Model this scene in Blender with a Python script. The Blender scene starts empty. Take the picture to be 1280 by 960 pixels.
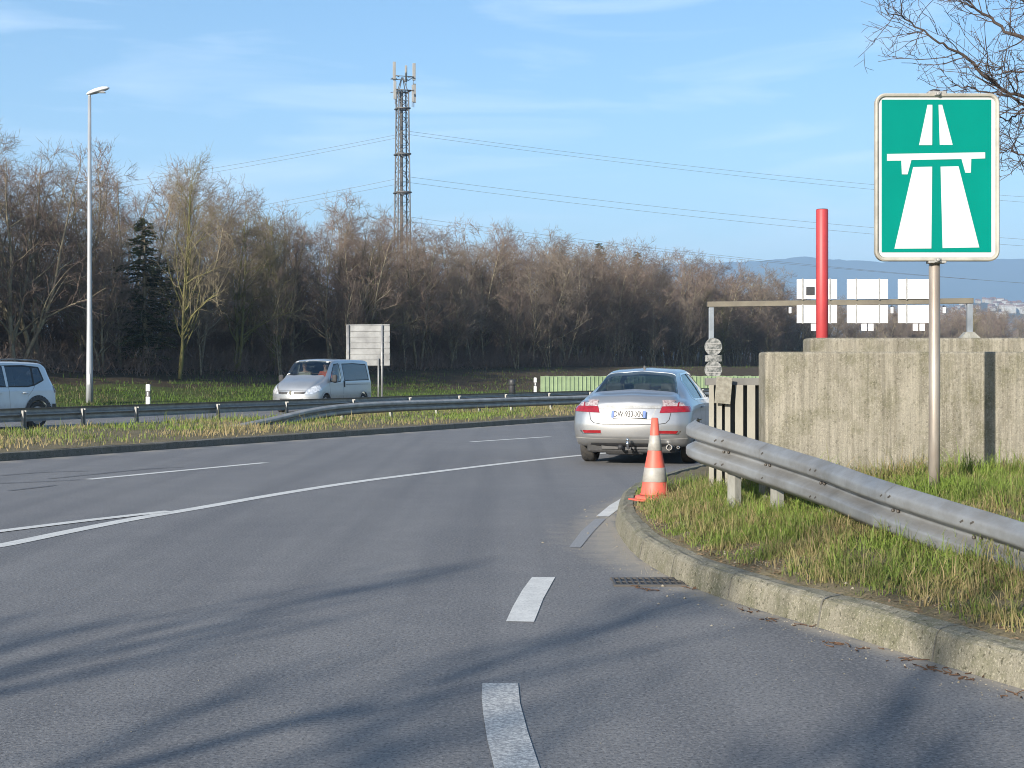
import bpy, bmesh, math, random
import numpy as np
from mathutils import Vector, Matrix
from mathutils.bvhtree import BVHTree
PI = math.pi
rad = math.radians
SC = bpy.context.scene
COL = SC.collection
random.seed(7)

# ------------------------------------------------------------ camera, sky, sun, exposure
SUN_AZ, SUN_EL = 32.0, 19.0            # the light travels towards +x,+y; azimuth from +y
cd = bpy.data.cameras.new('camera')
cam = bpy.data.objects.new('camera', cd)
COL.objects.link(cam)
cam.location = (0, 0, 1.4)
cam.rotation_euler = (rad(90), 0, 0)
cd.sensor_width = 36.0
cd.lens = 50.06
cd.shift_y = -14 / 1280
cd.clip_end = 40000
SC.camera = cam

W = bpy.data.worlds.new('World')
SC.world = W
W.use_nodes = True
nt = W.node_tree
for n in list(nt.nodes):
    nt.nodes.remove(n)
wo = nt.nodes.new('ShaderNodeOutputWorld')
bg = nt.nodes.new('ShaderNodeBackground')
sky = nt.nodes.new('ShaderNodeTexSky')
sky.sky_type = 'NISHITA'
sky.sun_disc = False
sky.sun_elevation = rad(SUN_EL)
sky.sun_rotation = rad(SUN_AZ + 180)
sky.altitude = 400
sky.air_density = 1.0
sky.dust_density = 0.7
sky.ozone_density = 1.8
# thin cirrus, stretched along the horizon
tcw = nt.nodes.new('ShaderNodeTexCoord')
mpw = nt.nodes.new('ShaderNodeMapping')
mpw.inputs['Scale'].default_value = (2.2, 2.2, 16.0)
mpw.inputs['Rotation'].default_value = (0.0, 0.05, 0.0)
nzw = nt.nodes.new('ShaderNodeTexNoise')
nzw.inputs['Scale'].default_value = 1.9
nzw.inputs['Detail'].default_value = 6
nzw.inputs['Roughness'].default_value = 0.55
nzw.inputs['Distortion'].default_value = 0.6
rpw = nt.nodes.new('ShaderNodeMapRange')
rpw.inputs['From Min'].default_value = 0.50
rpw.inputs['From Max'].default_value = 0.85
rpw.inputs['To Max'].default_value = 0.5
mxw = nt.nodes.new('ShaderNodeMix')
mxw.data_type = 'RGBA'
mxw.inputs['B'].default_value = (8.0, 8.6, 9.6, 1)
nt.links.new(tcw.outputs['Generated'], mpw.inputs['Vector'])
nt.links.new(mpw.outputs['Vector'], nzw.inputs['Vector'])
nt.links.new(nzw.outputs['Fac'], rpw.inputs['Value'])
nt.links.new(rpw.outputs['Result'], mxw.inputs['Factor'])
hsw = nt.nodes.new('ShaderNodeHueSaturation')
hsw.inputs['Saturation'].default_value = 1.22
nt.links.new(sky.outputs['Color'], hsw.inputs['Color'])
nt.links.new(hsw.outputs['Color'], mxw.inputs['A'])
nt.links.new(mxw.outputs['Result'], bg.inputs['Color'])
bg.inputs['Strength'].default_value = 0.095
nt.links.new(bg.outputs['Background'], wo.inputs['Surface'])

sl = bpy.data.lights.new('sun', 'SUN')
sl.energy = 4.7
sl.angle = rad(0.53)
sl.color = (1.0, 0.92, 0.81)
so = bpy.data.objects.new('sun', sl)
COL.objects.link(so)
SUN_DIR = Vector((math.sin(rad(SUN_AZ)) * math.cos(rad(SUN_EL)), math.cos(rad(SUN_AZ)) * math.cos(rad(SUN_EL)), -math.sin(rad(SUN_EL))))
so.rotation_euler = SUN_DIR.to_track_quat('-Z', 'Y').to_euler()
so.location = (-30, -40, 20)

SC.view_settings.view_transform = 'Standard'
SC.view_settings.look = 'None'
SC.view_settings.exposure = 1.0
SC.view_settings.gamma = 1.0
SC.render.engine = 'CYCLES'
cy = SC.cycles
cy.use_denoising = True
cy.filter_width = 1.0
SC.render.filter_size = 1.0
cy.max_bounces = 6
cy.diffuse_bounces = 3
cy.glossy_bounces = 3
cy.transmission_bounces = 4
cy.transparent_max_bounces = 8
cy.volume_bounces = 1
cy.caustics_reflective = False
cy.caustics_refractive = False

# ------------------------------------------------------------ helpers
def tag(o, label=None, cat=None, group=None, kind=None):
    if label: o['label'] = label
    if cat: o['category'] = cat
    if group: o['group'] = group
    if kind: o['kind'] = kind
    return o

def empty(name, loc=(0, 0, 0), rz=0.0):
    o = bpy.data.objects.new(name, None)
    o.empty_display_size = 0.2
    COL.objects.link(o)
    o.location = loc
    o.rotation_euler = (0, 0, rz)
    return o

def link(name, me, mats=None, parent=None):
    o = bpy.data.objects.new(name, me)
    COL.objects.link(o)
    if mats is not None:
        if not isinstance(mats, (list, tuple)):
            mats = [mats]
        for m in mats:
            me.materials.append(m)
    if parent is not None:
        o.parent = parent
    return o

def copy_tree(o, parent=None):
    c = o.copy()
    COL.objects.link(c)
    if parent is not None:
        c.parent = parent
    for ch in list(o.children):
        copy_tree(ch, c)
    return c

def np_mesh(name, V, faces_flat, sizes, smooth=False):
    V = np.asarray(V, dtype=np.float32)
    faces_flat = np.asarray(faces_flat, dtype=np.int32)
    sizes = np.asarray(sizes, dtype=np.int32)
    me = bpy.data.meshes.new(name)
    me.vertices.add(len(V))
    me.vertices.foreach_set('co', V.ravel())
    me.loops.add(len(faces_flat))
    me.loops.foreach_set('vertex_index', faces_flat)
    me.polygons.add(len(sizes))
    st = np.concatenate([[0], np.cumsum(sizes)[:-1]]).astype(np.int32)
    me.polygons.foreach_set('loop_start', st)
    me.polygons.foreach_set('loop_total', sizes)
    me.polygons.foreach_set('use_smooth', np.full(len(sizes), bool(smooth)))
    me.update(calc_edges=True)
    return me

def grid_mesh(name, P, smooth=True):
    """P: (n,m,3) array"""
    P = np.asarray(P)
    n, m = P.shape[:2]
    i, j = np.meshgrid(np.arange(n - 1), np.arange(m - 1), indexing='ij')
    a = (i * m + j).ravel()
    F = np.stack([a, a + 1, a + m + 1, a + m], 1)
    return np_mesh(name, P.reshape(-1, 3), F.ravel(), np.full(len(F), 4), smooth)

class MB:
    """collects shapes for one mesh"""
    def __init__(s):
        s.bm = bmesh.new()
    def box(s, c, size, rot=None, bevel=0.0, taper=None):
        r = bmesh.ops.create_cube(s.bm, size=1.0)
        vs = r['verts']
        for v in vs:
            k = 1.0
            if taper is not None and v.co.z > 0: k = taper
            v.co = Vector((v.co.x * size[0] * k, v.co.y * size[1] * k, v.co.z * size[2]))
        if bevel > 0:
            es = list({e for v in vs for e in v.link_edges})
            rr = bmesh.ops.bevel(s.bm, geom=es, offset=bevel, segments=2, affect='EDGES', profile=0.5)
            vs = list({v for f in rr['faces'] for v in f.verts} | {v for v in vs if v.is_valid})
        M = Matrix.Translation(c)
        if rot is not None:
            M = M @ (rot if isinstance(rot, Matrix) else Matrix.Rotation(rot, 4, 'Z'))
        for v in vs:
            v.co = M @ v.co
        return vs
    def tube(s, pts, r, n=8, cap=True):
        pts = [Vector(p) for p in pts]
        if not isinstance(r, (list, tuple)): r = [r] * len(pts)
        rings = []
        up = None
        for i, p in enumerate(pts):
            if i == 0: t = pts[1] - pts[0]
            elif i == len(pts) - 1: t = pts[-1] - pts[-2]
            else: t = pts[i + 1] - pts[i - 1]
            t.normalize()
            if up is None:
                up = Vector((0, 0, 1)) if abs(t.z) < 0.9 else Vector((1, 0, 0))
            a = t.cross(up).normalized()
            b = a.cross(t).normalized()
            up = b
            rings.append([s.bm.verts.new(p + (a * math.cos(2 * PI * k / n) + b * math.sin(2 * PI * k / n)) * r[i]) for k in range(n)])
        for i in range(len(rings) - 1):
            for k in range(n):
                s.bm.faces.new((rings[i][k], rings[i][(k + 1) % n], rings[i + 1][(k + 1) % n], rings[i + 1][k])).smooth = True
        if cap:
            s.bm.faces.new(rings[0][::-1]); s.bm.faces.new(rings[-1])
    def lathe(s, prof, n=32, M=None, close=False):
        """prof: list of (r,z)"""
        rings = []
        for r, z in prof:
            rings.append([s.bm.verts.new(Vector((r * math.cos(2 * PI * k / n), r * math.sin(2 * PI * k / n), z)) if M is None
                          else M @ Vector((r * math.cos(2 * PI * k / n), r * math.sin(2 * PI * k / n), z))) for k in range(n)])
        for i in range(len(rings) - 1):
            for k in range(n):
                s.bm.faces.new((rings[i][k], rings[i][(k + 1) % n], rings[i + 1][(k + 1) % n], rings[i + 1][k])).smooth = True
        if not close:
            if prof[0][0] > 1e-4: s.bm.faces.new(rings[0][::-1])
            if prof[-1][0] > 1e-4: s.bm.faces.new(rings[-1])
        else:
            for k in range(n):
                s.bm.faces.new((rings[-1][k], rings[-1][(k + 1) % n], rings[0][(k + 1) % n], rings[0][k]))
    def prism(s, poly, y0, y1, M=None):
        """poly in (x,z), extruded y0..y1"""
        a = [s.bm.verts.new(Vector((p[0], y0, p[1]))) for p in poly]
        b = [s.bm.verts.new(Vector((p[0], y1, p[1]))) for p in poly]
        n = len(poly)
        s.bm.faces.new(a); s.bm.faces.new(b[::-1])
        for k in range(n):
            s.bm.faces.new((a[k], b[k], b[(k + 1) % n], a[(k + 1) % n]))
        if M is not None:
            for v in a + b: v.co = M @ v.co
    def build(s, name, mats, parent=None, smooth_angle=None):
        bmesh.ops.recalc_face_normals(s.bm, faces=s.bm.faces)
        me = bpy.data.meshes.new(name)
        s.bm.to_mesh(me); s.bm.free()
        return link(name, me, mats, parent)

def smooth_all(o):
    me = o.data
    me.polygons.foreach_set('use_smooth', np.ones(len(me.polygons), dtype=bool))

def catmull(pts, n=8):
    pts = [np.array(p, float) for p in pts]
    out = []
    for i in range(len(pts) - 1):
        p1, p2 = pts[i], pts[i + 1]
        p0 = pts[i - 1] if i > 0 else 2 * p1 - p2
        p3 = pts[i + 2] if i + 2 < len(pts) else 2 * p2 - p1
        for k in range(n):
            t = k / n
            out.append(0.5 * ((2 * p1) + (-p0 + p2) * t + (2 * p0 - 5 * p1 + 4 * p2 - p3) * t * t + (-p0 + 3 * p1 - 3 * p2 + p3) * t ** 3))
    out.append(pts[-1])
    return np.array(out)

def resample(C, step):
    C = np.asarray(C, float)
    d = np.concatenate([[0], np.cumsum(np.linalg.norm(np.diff(C[:, :2], axis=0), axis=1))])
    n = max(2, int(round(d[-1] / step)) + 1)
    s = np.linspace(0, d[-1], n)
    return np.stack([np.interp(s, d, C[:, k]) for k in range(C.shape[1])], 1)

def offset2(C, off):
    """offset a 2-D curve to its left by off (number or array)"""
    C = np.asarray(C, float)[:, :2]
    T = np.gradient(C, axis=0)
    T /= np.linalg.norm(T, axis=1, keepdims=True)
    N = np.stack([-T[:, 1], T[:, 0]], 1)
    return C + N * np.reshape(off, (-1, 1)) if np.ndim(off) else C + N * off

def curve_dist(X, Y, C):
    """distance to polyline C and side (positive left)"""
    P = np.stack([X, Y], -1).reshape(-1, 2)
    best = np.full(len(P), 1e9); side = np.zeros(len(P)); par = np.zeros(len(P))
    L = 0
    for a, b in zip(C[:-1], C[1:]):
        d = b[:2] - a[:2]; l2 = d @ d
        t = np.clip(((P - a[:2]) @ d) / l2, 0, 1)
        q = a[:2] + t[:, None] * d
        r = np.linalg.norm(P - q, axis=1)
        m = r < best
        best[m] = r[m]
        cr = d[0] * (P[:, 1] - a[1]) - d[1] * (P[:, 0] - a[0])
        side[m] = np.sign(cr[m]); par[m] = L + t[m] * math.sqrt(l2)
        L += math.sqrt(l2)
    return best.reshape(X.shape), side.reshape(X.shape), par.reshape(X.shape)

def G(x, y):
    """the point on the road plane seen at this place of the photograph (layout measurement only)"""
    s = (y - 466) / 1.4
    return ((x - 640) / s, 1780 / s)

# ------------------------------------------------------------ materials
def new_mat(name):
    m = bpy.data.materials.new(name)
    m.use_nodes = True
    t = m.node_tree
    b = t.nodes['Principled BSDF']
    return m, t, b

def N(t, typ, **kw):
    n = t.nodes.new(typ)
    for k, v in kw.items():
        if k in n.inputs: n.inputs[k].default_value = v
        else: setattr(n, k, v)
    return n

def mat(name, c1, c2=None, scale=6.0, rough=0.6, metal=0.0, bump=0.0, bscale=40.0, detail=5, stretch=(1, 1, 1), rough2=None, lo=0.35, hi=0.65, coat=0.0, spec=0.5):
    m, t, b = new_mat(name)
    b.inputs['Roughness'].default_value = rough
    b.inputs['Metallic'].default_value = metal
    b.inputs['Coat Weight'].default_value = coat
    b.inputs['Coat Roughness'].default_value = 0.06
    b.inputs['Specular IOR Level'].default_value = spec
    tc = N(t, 'ShaderNodeTexCoord')
    mp = N(t, 'ShaderNodeMapping')
    mp.inputs['Scale'].default_value = stretch
    t.links.new(tc.outputs['Object'], mp.inputs['Vector'])
    if c2 is None:
        c2 = tuple(min(1, v * 0.86) for v in c1)
    nz = N(t, 'ShaderNodeTexNoise', Scale=scale, Detail=detail, Roughness=0.6)
    t.links.new(mp.outputs['Vector'], nz.inputs['Vector'])
    mr = N(t, 'ShaderNodeMapRange')
    mr.inputs['From Min'].default_value = lo
    mr.inputs['From Max'].default_value = hi
    t.links.new(nz.outputs['Fac'], mr.inputs['Value'])
    mx = N(t, 'ShaderNodeMix', data_type='RGBA')
    mx.inputs['A'].default_value = (*c1, 1)
    mx.inputs['B'].default_value = (*c2, 1)
    t.links.new(mr.outputs['Result'], mx.inputs['Factor'])
    t.links.new(mx.outputs['Result'], b.inputs['Base Color'])
    if rough2 is not None:
        m2 = N(t, 'ShaderNodeMapRange')
        m2.inputs['To Min'].default_value = rough
        m2.inputs['To Max'].default_value = rough2
        t.links.new(mr.outputs['Result'], m2.inputs['Value'])
        t.links.new(m2.outputs['Result'], b.inputs['Roughness'])
    if bump > 0:
        nb = N(t, 'ShaderNodeTexNoise', Scale=bscale, Detail=4)
        t.links.new(mp.outputs['Vector'], nb.inputs['Vector'])
        bp = N(t, 'ShaderNodeBump', Strength=1.0, Distance=bump)
        t.links.new(nb.outputs['Fac'], bp.inputs['Height'])
        t.links.new(bp.outputs['Normal'], b.inputs['Normal'])
    return m

def mix_noise(t, vec, scale, lo, hi, A, B, detail=5, rough=0.6, outfac=1.0, dist=0.0):
    """returns a colour socket that mixes A into B where the noise is high"""
    nz = N(t, 'ShaderNodeTexNoise', Scale=scale, Detail=detail, Roughness=rough, Distortion=dist)
    t.links.new(vec, nz.inputs['Vector'])
    mr = N(t, 'ShaderNodeMapRange')
    mr.inputs['From Min'].default_value = lo
    mr.inputs['From Max'].default_value = hi
    mr.inputs['To Max'].default_value = outfac
    t.links.new(nz.outputs['Fac'], mr.inputs['Value'])
    mx = N(t, 'ShaderNodeMix', data_type='RGBA')
    for key, v in (('A', A), ('B', B)):
        if isinstance(v, tuple): mx.inputs[key].default_value = (*v, 1)
        else: t.links.new(v, mx.inputs[key])
    t.links.new(mr.outputs['Result'], mx.inputs['Factor'])
    return mx.outputs['Result']

def m_asphalt():
    m, t, b = new_mat('asphalt')
    tc = N(t, 'ShaderNodeTexCoord'); v = tc.outputs['Object']
    c = mix_noise(t, v, 0.35, 0.3, 0.7, (0.130, 0.129, 0.132), (0.162, 0.160, 0.158), 4)
    c = mix_noise(t, v, 2.4, 0.45, 0.8, c, (0.20, 0.195, 0.19), 5, 0.7, 0.6)
    mp = N(t, 'ShaderNodeMapping')
    mp.inputs['Rotation'].default_value = (0, 0, rad(27))
    mp.inputs['Scale'].default_value = (1.4, 0.05, 1)
    t.links.new(v, mp.inputs['Vector'])
    c = mix_noise(t, mp.outputs['Vector'], 1.2, 0.45, 0.75, c, (0.082, 0.084, 0.090), 3, 0.5, 0.75)
    # stone grains
    c = mix_noise(t, v, 48, 0.52, 0.60, c, (0.25, 0.245, 0.24), 2, 0.5, 0.45)
    c = mix_noise(t, v, 62, 0.54, 0.62, c, (0.05, 0.051, 0.056), 2, 0.5, 0.65)
    vo = N(t, 'ShaderNodeTexVoronoi', Scale=55)
    t.links.new(v, vo.inputs['Vector'])
    lt = N(t, 'ShaderNodeMath', operation='LESS_THAN'); lt.inputs[1].default_value = 0.10
    t.links.new(vo.outputs['Distance'], lt.inputs[0])
    wn = N(t, 'ShaderNodeTexWhiteNoise'); t.links.new(vo.outputs['Position'], wn.inputs['Vector'])
    gt = N(t, 'ShaderNodeMath', operation='GREATER_THAN'); gt.inputs[1].default_value = 0.93
    t.links.new(wn.outputs['Value'], gt.inputs[0])
    mu = N(t, 'ShaderNodeMath', operation='MULTIPLY')
    t.links.new(lt.outputs[0], mu.inputs[0]); t.links.new(gt.outputs[0], mu.inputs[1])
    mx = N(t, 'ShaderNodeMix', data_type='RGBA'); mx.inputs['B'].default_value = (0.45, 0.44, 0.40, 1)
    t.links.new(mu.outputs[0], mx.inputs['Factor']); t.links.new(c, mx.inputs['A'])
    c = mx.outputs['Result']
    # dust gathered along the kerb (attribute written on the mesh)
    at = N(t, 'ShaderNodeAttribute'); at.attribute_name = 'dust'
    nz = N(t, 'ShaderNodeTexNoise', Scale=5.0, Detail=6, Roughness=0.7)
    t.links.new(v, nz.inputs['Vector'])
    ad = N(t, 'ShaderNodeMath', operation='ADD'); ad.inputs[1].default_value = -0.5
    t.links.new(nz.outputs['Fac'], ad.inputs[0])
    m3 = N(t, 'ShaderNodeMath', operation='MULTIPLY_ADD'); m3.inputs[1].default_value = 1.5
    t.links.new(ad.outputs[0], m3.inputs[0]); t.links.new(at.outputs['Fac'], m3.inputs[2])
    m4 = N(t, 'ShaderNodeMapRange'); m4.inputs['From Min'].default_value = 0.15; m4.inputs['From Max'].default_value = 1.0
    t.links.new(m3.outputs[0], m4.inputs['Value'])
    mz = N(t, 'ShaderNodeMath', operation='MULTIPLY'); t.links.new(m4.outputs['Result'], mz.inputs[0])
    st = N(t, 'ShaderNodeMath', operation='GREATER_THAN'); st.inputs[1].default_value = 0.001
    t.links.new(at.outputs['Fac'], st.inputs[0]); t.links.new(st.outputs[0], mz.inputs[1])
    mx2 = N(t, 'ShaderNodeMix', data_type='RGBA'); mx2.inputs['B'].default_value = (0.27, 0.245, 0.205, 1)
    t.links.new(mz.outputs[0], mx2.inputs['Factor']); t.links.new(c, mx2.inputs['A'])
    t.links.new(mx2.outputs['Result'], b.inputs['Base Color'])
    b.inputs['Roughness'].default_value = 0.82
    b.inputs['Specular IOR Level'].default_value = 0.35
    nb = N(t, 'ShaderNodeTexNoise', Scale=110, Detail=3)
    t.links.new(v, nb.inputs['Vector'])
    bp = N(t, 'ShaderNodeBump', Strength=0.6, Distance=0.004)
    t.links.new(nb.outputs['Fac'], bp.inputs['Height']); t.links.new(bp.outputs['Normal'], b.inputs['Normal'])
    return m

def m_soil(name, a, b_, c_, sc=3.0):
    m, t, b = new_mat(name)
    tc = N(t, 'ShaderNodeTexCoord'); v = tc.outputs['Object']
    c = mix_noise(t, v, sc, 0.35, 0.65, a, b_, 6, 0.7)
    c = mix_noise(t, v, sc * 9, 0.5, 0.75, c, c_, 5, 0.7, 0.8)
    t.links.new(c, b.inputs['Base Color'])
    b.inputs['Roughness'].default_value = 0.95
    b.inputs['Specular IOR Level'].default_value = 0.1
    nb = N(t, 'ShaderNodeTexNoise', Scale=sc * 8, Detail=6, Roughness=0.7)
    t.links.new(v, nb.inputs['Vector'])
    bp = N(t, 'ShaderNodeBump', Strength=1.0, Distance=0.03)
    t.links.new(nb.outputs['Fac'], bp.inputs['Height']); t.links.new(bp.outputs['Normal'], b.inputs['Normal'])
    return m

def m_blades(name, lo, hi, dry, dryness=0.35):
    """grass: the attribute 'tint' (one value per blade) picks its own green or straw colour"""
    m, t, b = new_mat(name)
    at = N(t, 'ShaderNodeAttribute'); at.attribute_name = 'tint'
    cr = N(t, 'ShaderNodeValToRGB')
    e = cr.color_ramp.elements
    e[0].position = 0.0; e[0].color = (*dry, 1)
    e[1].position = 1.0; e[1].color = (*hi, 1)
    x = e.new(dryness); x.color = (*[(p + q) / 2 for p, q in zip(dry, lo)], 1)
    x = e.new(dryness + 0.15); x.color = (*lo, 1)
    t.links.new(at.outputs['Fac'], cr.inputs['Fac'])
    t.links.new(cr.outputs['Color'], b.inputs['Base Color'])
    b.inputs['Roughness'].default_value = 0.6
    b.inputs['Specular IOR Level'].default_value = 0.25
    tr = N(t, 'ShaderNodeBsdfTranslucent')
    t.links.new(cr.outputs['Color'], tr.inputs['Color'])
    ms = N(t, 'ShaderNodeMixShader'); ms.inputs[0].default_value = 0.3
    t.links.new(b.outputs[0], ms.inputs[1]); t.links.new(tr.outputs[0], ms.inputs[2])
    t.links.new(ms.outputs[0], t.nodes['Material Output'].inputs['Surface'])
    return m

def m_concrete(name, base, dark, rib=0.0, stain=0.6, grain=1.0):
    m, t, b = new_mat(name)
    tc = N(t, 'ShaderNodeTexCoord'); v = tc.outputs['Object']
    mp = N(t, 'ShaderNodeMapping'); mp.inputs['Scale'].default_value = (1, 1, 0.09)
    t.links.new(v, mp.inputs['Vector'])
    c = mix_noise(t, v, 1.6, 0.3, 0.7, base, tuple(x * 0.85 for x in base), 6, 0.7)
    c = mix_noise(t, mp.outputs['Vector'], 9, 0.42, 0.72, c, dark, 6, 0.75, stain)
    c = mix_noise(t, mp.outputs['Vector'], 22, 0.5, 0.75, c, tuple(min(1, x * 1.3) for x in base), 4, 0.7, 0.7)
    c = mix_noise(t, v, 4.5, 0.48, 0.66, c, (dark[0] * .95, dark[1] * 1.02, dark[2] * .8), 7, 0.8, 0.7)
    c = mix_noise(t, v, 34, 0.60, 0.66, c, tuple(x * 0.45 for x in dark), 3, 0.6, 0.75 * grain)
    c = mix_noise(t, v, 75, 0.54, 0.66, c, tuple(min(1, x * 1.6) for x in base), 3, 0.6, 0.6 * grain)
    c = mix_noise(t, v, 120, 0.54, 0.66, c, tuple(x * 0.6 for x in dark), 3, 0.6, 0.6 * grain)
    t.links.new(c, b.inputs['Base Color'])
    b.inputs['Roughness'].default_value = 0.92
    b.inputs['Specular IOR Level'].default_value = 0.2
    nb = N(t, 'ShaderNodeTexNoise', Scale=45, Detail=5, Roughness=0.7)
    t.links.new(v, nb.inputs['Vector'])
    bp = N(t, 'ShaderNodeBump', Strength=0.8, Distance=0.006)
    t.links.new(nb.outputs['Fac'], bp.inputs['Height'])
    if rib > 0:
        mp2 = N(t, 'ShaderNodeMapping'); mp2.inputs['Scale'].default_value = (1, 0.0, 0.03)
        t.links.new(v, mp2.inputs['Vector'])
        n2 = N(t, 'ShaderNodeTexNoise', Scale=16, Detail=2)
        t.links.new(mp2.outputs['Vector'], n2.inputs['Vector'])
        b2 = N(t, 'ShaderNodeBump', Strength=1.0, Distance=rib)
        t.links.new(n2.outputs['Fac'], b2.inputs['Height']); t.links.new(b2.outputs['Normal'], bp.inputs['Normal'])
    t.links.new(bp.outputs['Normal'], b.inputs['Normal'])
    return m

def m_paintline(name, worn, wear_lo=0.42):
    """thermoplastic road paint over asphalt, worn through in places"""
    m, t, b = new_mat(name)
    tc = N(t, 'ShaderNodeTexCoord'); v = tc.outputs['Object']
    c = mix_noise(t, v, 5, 0.3, 0.7, (0.62, 0.61, 0.57), (0.47, 0.465, 0.44), 5, 0.7)
    c = mix_noise(t, v, 70, wear_lo, wear_lo + 0.22, c, (0.20, 0.20, 0.20), 3, 0.7, worn)
    t.links.new(c, b.inputs['Base Color'])
    b.inputs['Roughness'].default_value = 0.7
    return m

M = {}
M['asphalt'] = m_asphalt()
M['line'] = m_paintline('road_paint', 0.65, 0.5)
M['line_worn'] = m_paintline('road_paint_worn', 0.9, 0.36)
M['line_faint'] = m_paintline('road_paint_faint', 0.97, 0.2)
M['soil'] = m_soil('verge_soil', (0.13, 0.11, 0.07), (0.19, 0.16, 0.105), (0.10, 0.10, 0.045))
M['bank'] = m_soil('bank_soil', (0.075, 0.085, 0.03), (0.06, 0.085, 0.022), (0.14, 0.11, 0.06), 0.9)
M['field'] = m_soil('field_soil', (0.09, 0.10, 0.035), (0.07, 0.09, 0.03), (0.12, 0.10, 0.06), 0.3)
M['wood'] = m_soil('wood_floor', (0.075, 0.058, 0.04), (0.05, 0.04, 0.028), (0.11, 0.085, 0.05), 1.2)
M['grass'] = m_blades('grass_blades', (0.115, 0.155, 0.035), (0.18, 0.255, 0.045), (0.30, 0.235, 0.12))
M['grass_bank'] = m_blades('bank_grass', (0.06, 0.10, 0.018), (0.10, 0.165, 0.025), (0.16, 0.13, 0.07), 0.15)
M['kerb'] = m_concrete('kerb_concrete', (0.215, 0.20, 0.155), (0.105, 0.10, 0.068), 0.0, 0.9)
M['kerb_dark'] = m_concrete('median_kerb_concrete', (0.16, 0.15, 0.13), (0.10, 0.095, 0.08), 0.0, 0.8)
M['wall'] = m_concrete('wall_concrete', (0.25, 0.232, 0.188), (0.105, 0.095, 0.072), 0.018, 0.95, 0.55)
M['galv'] = mat('galvanised_steel', (0.30, 0.31, 0.315), (0.20, 0.20, 0.195), 3.5, 0.5, 0.55, 0.0015, 60, rough2=0.62)
M['galv_dull'] = mat('weathered_steel', (0.36, 0.355, 0.34), (0.25, 0.245, 0.23), 4.0, 0.6, 0.4, 0.001, 60)
M['post'] = mat('pale_zinc_post', (0.30, 0.30, 0.27), (0.20, 0.195, 0.17), 12.0, 0.6, 0.2, 0.001, 60, stretch=(1, 1, 0.3))
M['bolt'] = mat('dark_bolt_steel', (0.10, 0.09, 0.08), None, 30, 0.6, 0.5)
M['black'] = mat('black_rubber', (0.018, 0.018, 0.019), (0.03, 0.03, 0.03), 20, 0.75)
M['dark'] = mat('dark_plastic', (0.022, 0.022, 0.024), (0.035, 0.035, 0.037), 10, 0.5)

# ------------------------------------------------------------ plan of the place (metres)
K = catmull([(7.5, -6), (5.0, 0), (3.6, 3.2), (2.75, 5.1), (2.26, 6.3), (1.79, 7.55), (1.30, 8.85), (1.05, 9.95), (0.93, 11.4), (0.99, 13.6), (1.40, 16.2), (2.67, 19.8), (4.7, 25), (7.6, 32), (12.4, 42), (18.5, 54), (30, 74), (44, 95), (66, 125)], 10)
K = resample(K, 0.25)
M1 = resample(catmull([(-24, -9), (-18, 2.6), (-8.1, 22.5), (1.9, 42.0), (7.4, 52), (14.5, 64), (24, 78), (36, 93), (60, 119)], 10), 0.5)
M2 = resample(catmull([(-32, -12), (-25.8, 0), (-16.2, 22), (-11.5, 32.6), (-8.7, 39.2), (-5.5, 46.7), (-1.3, 56.2), (4.5, 67.2), (13, 80), (27, 97), (50, 121)], 10), 0.5)

# ground sheet to the horizon
def ground():
    r = np.concatenate([[0], np.geomspace(3, 14000, 46)])
    a = np.linspace(0, 2 * PI, 97)
    R, A = np.meshgrid(r, a, indexing='ij')
    X, Y = R * np.sin(A), R * np.cos(A) + 20
    P = np.stack([X, Y, np.full_like(X, -0.06)], -1)
    o = link('ground', grid_mesh('ground', P[:, ::-1]), M['field'])
    tag(o, kind='structure')
ground()

def road():
    xs = np.concatenate([np.arange(-60, -10, 2.0), np.arange(-10, -1, 0.5), np.arange(-1, 6, 0.06), np.arange(6, 40, 1.0), np.arange(40, 100, 4.0)])
    ys = np.concatenate([np.arange(-25, 3, 1.0), np.arange(3, 21, 0.1), np.arange(21, 60, 0.5), np.arange(60, 140, 3)])
    X, Y = np.meshgrid(xs, ys, indexing='ij')
    P = np.stack([X, Y, np.zeros_like(X)], -1)
    me = grid_mesh('road', P[:, ::-1], False)
    Xf, Yf = X[:, ::-1], Y[:, ::-1]
    d1, s1, _ = curve_dist(Xf, Yf, K)
    near = np.clip((Yf - 2) / 3, 0, 1)
    wid = 0.20 + 0.55 * np.exp(-((Yf - 12.2) / 2.4) ** 2)
    du = np.clip(1 - d1 / wid, 0, 1) ** 1.1 * (s1 > 0) * near * np.where(Yf < 21, 1, .6)
    d2, s2, _ = curve_dist(Xf, Yf, M1)
    du2 = np.clip(1 - d2 / 0.45, 0, 1) * (s2 < 0)
    du = np.maximum(du * 1.1, du2 * 1.1)
    at = me.attributes.new('dust', 'FLOAT', 'POINT')
    at.data.foreach_set('value', du.ravel().astype(np.float32))
    o = link('road', me, M['asphalt'])
    tag(o, kind='structure')
road()

def strip(name, C, w, z, m, kind='structure'):
    a, b = offset2(C, w / 2), offset2(C, -w / 2)
    P = np.stack([np.c_[a, np.full(len(a), z)], np.c_[b, np.full(len(b), z)]], 1)
    o = link(name, grid_mesh(name, P[::-1], False), m)
    tag(o, kind=kind)
    return o

def poly_sheet(name, pts, z, m):
    me = bpy.data.meshes.new(name)
    me.from_pydata([(p[0], p[1], z) for p in pts], [], [list(range(len(pts)))])
    bm = bmesh.new(); bm.from_mesh(me)
    bmesh.ops.recalc_face_normals(bm, faces=bm.faces)
    for f in bm.faces:
        if f.normal.z < 0: f.normal_flip()
    bm.to_mesh(me); bm.free()
    o = link(name, me, m)
    tag(o, kind='structure')
    return o

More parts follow.
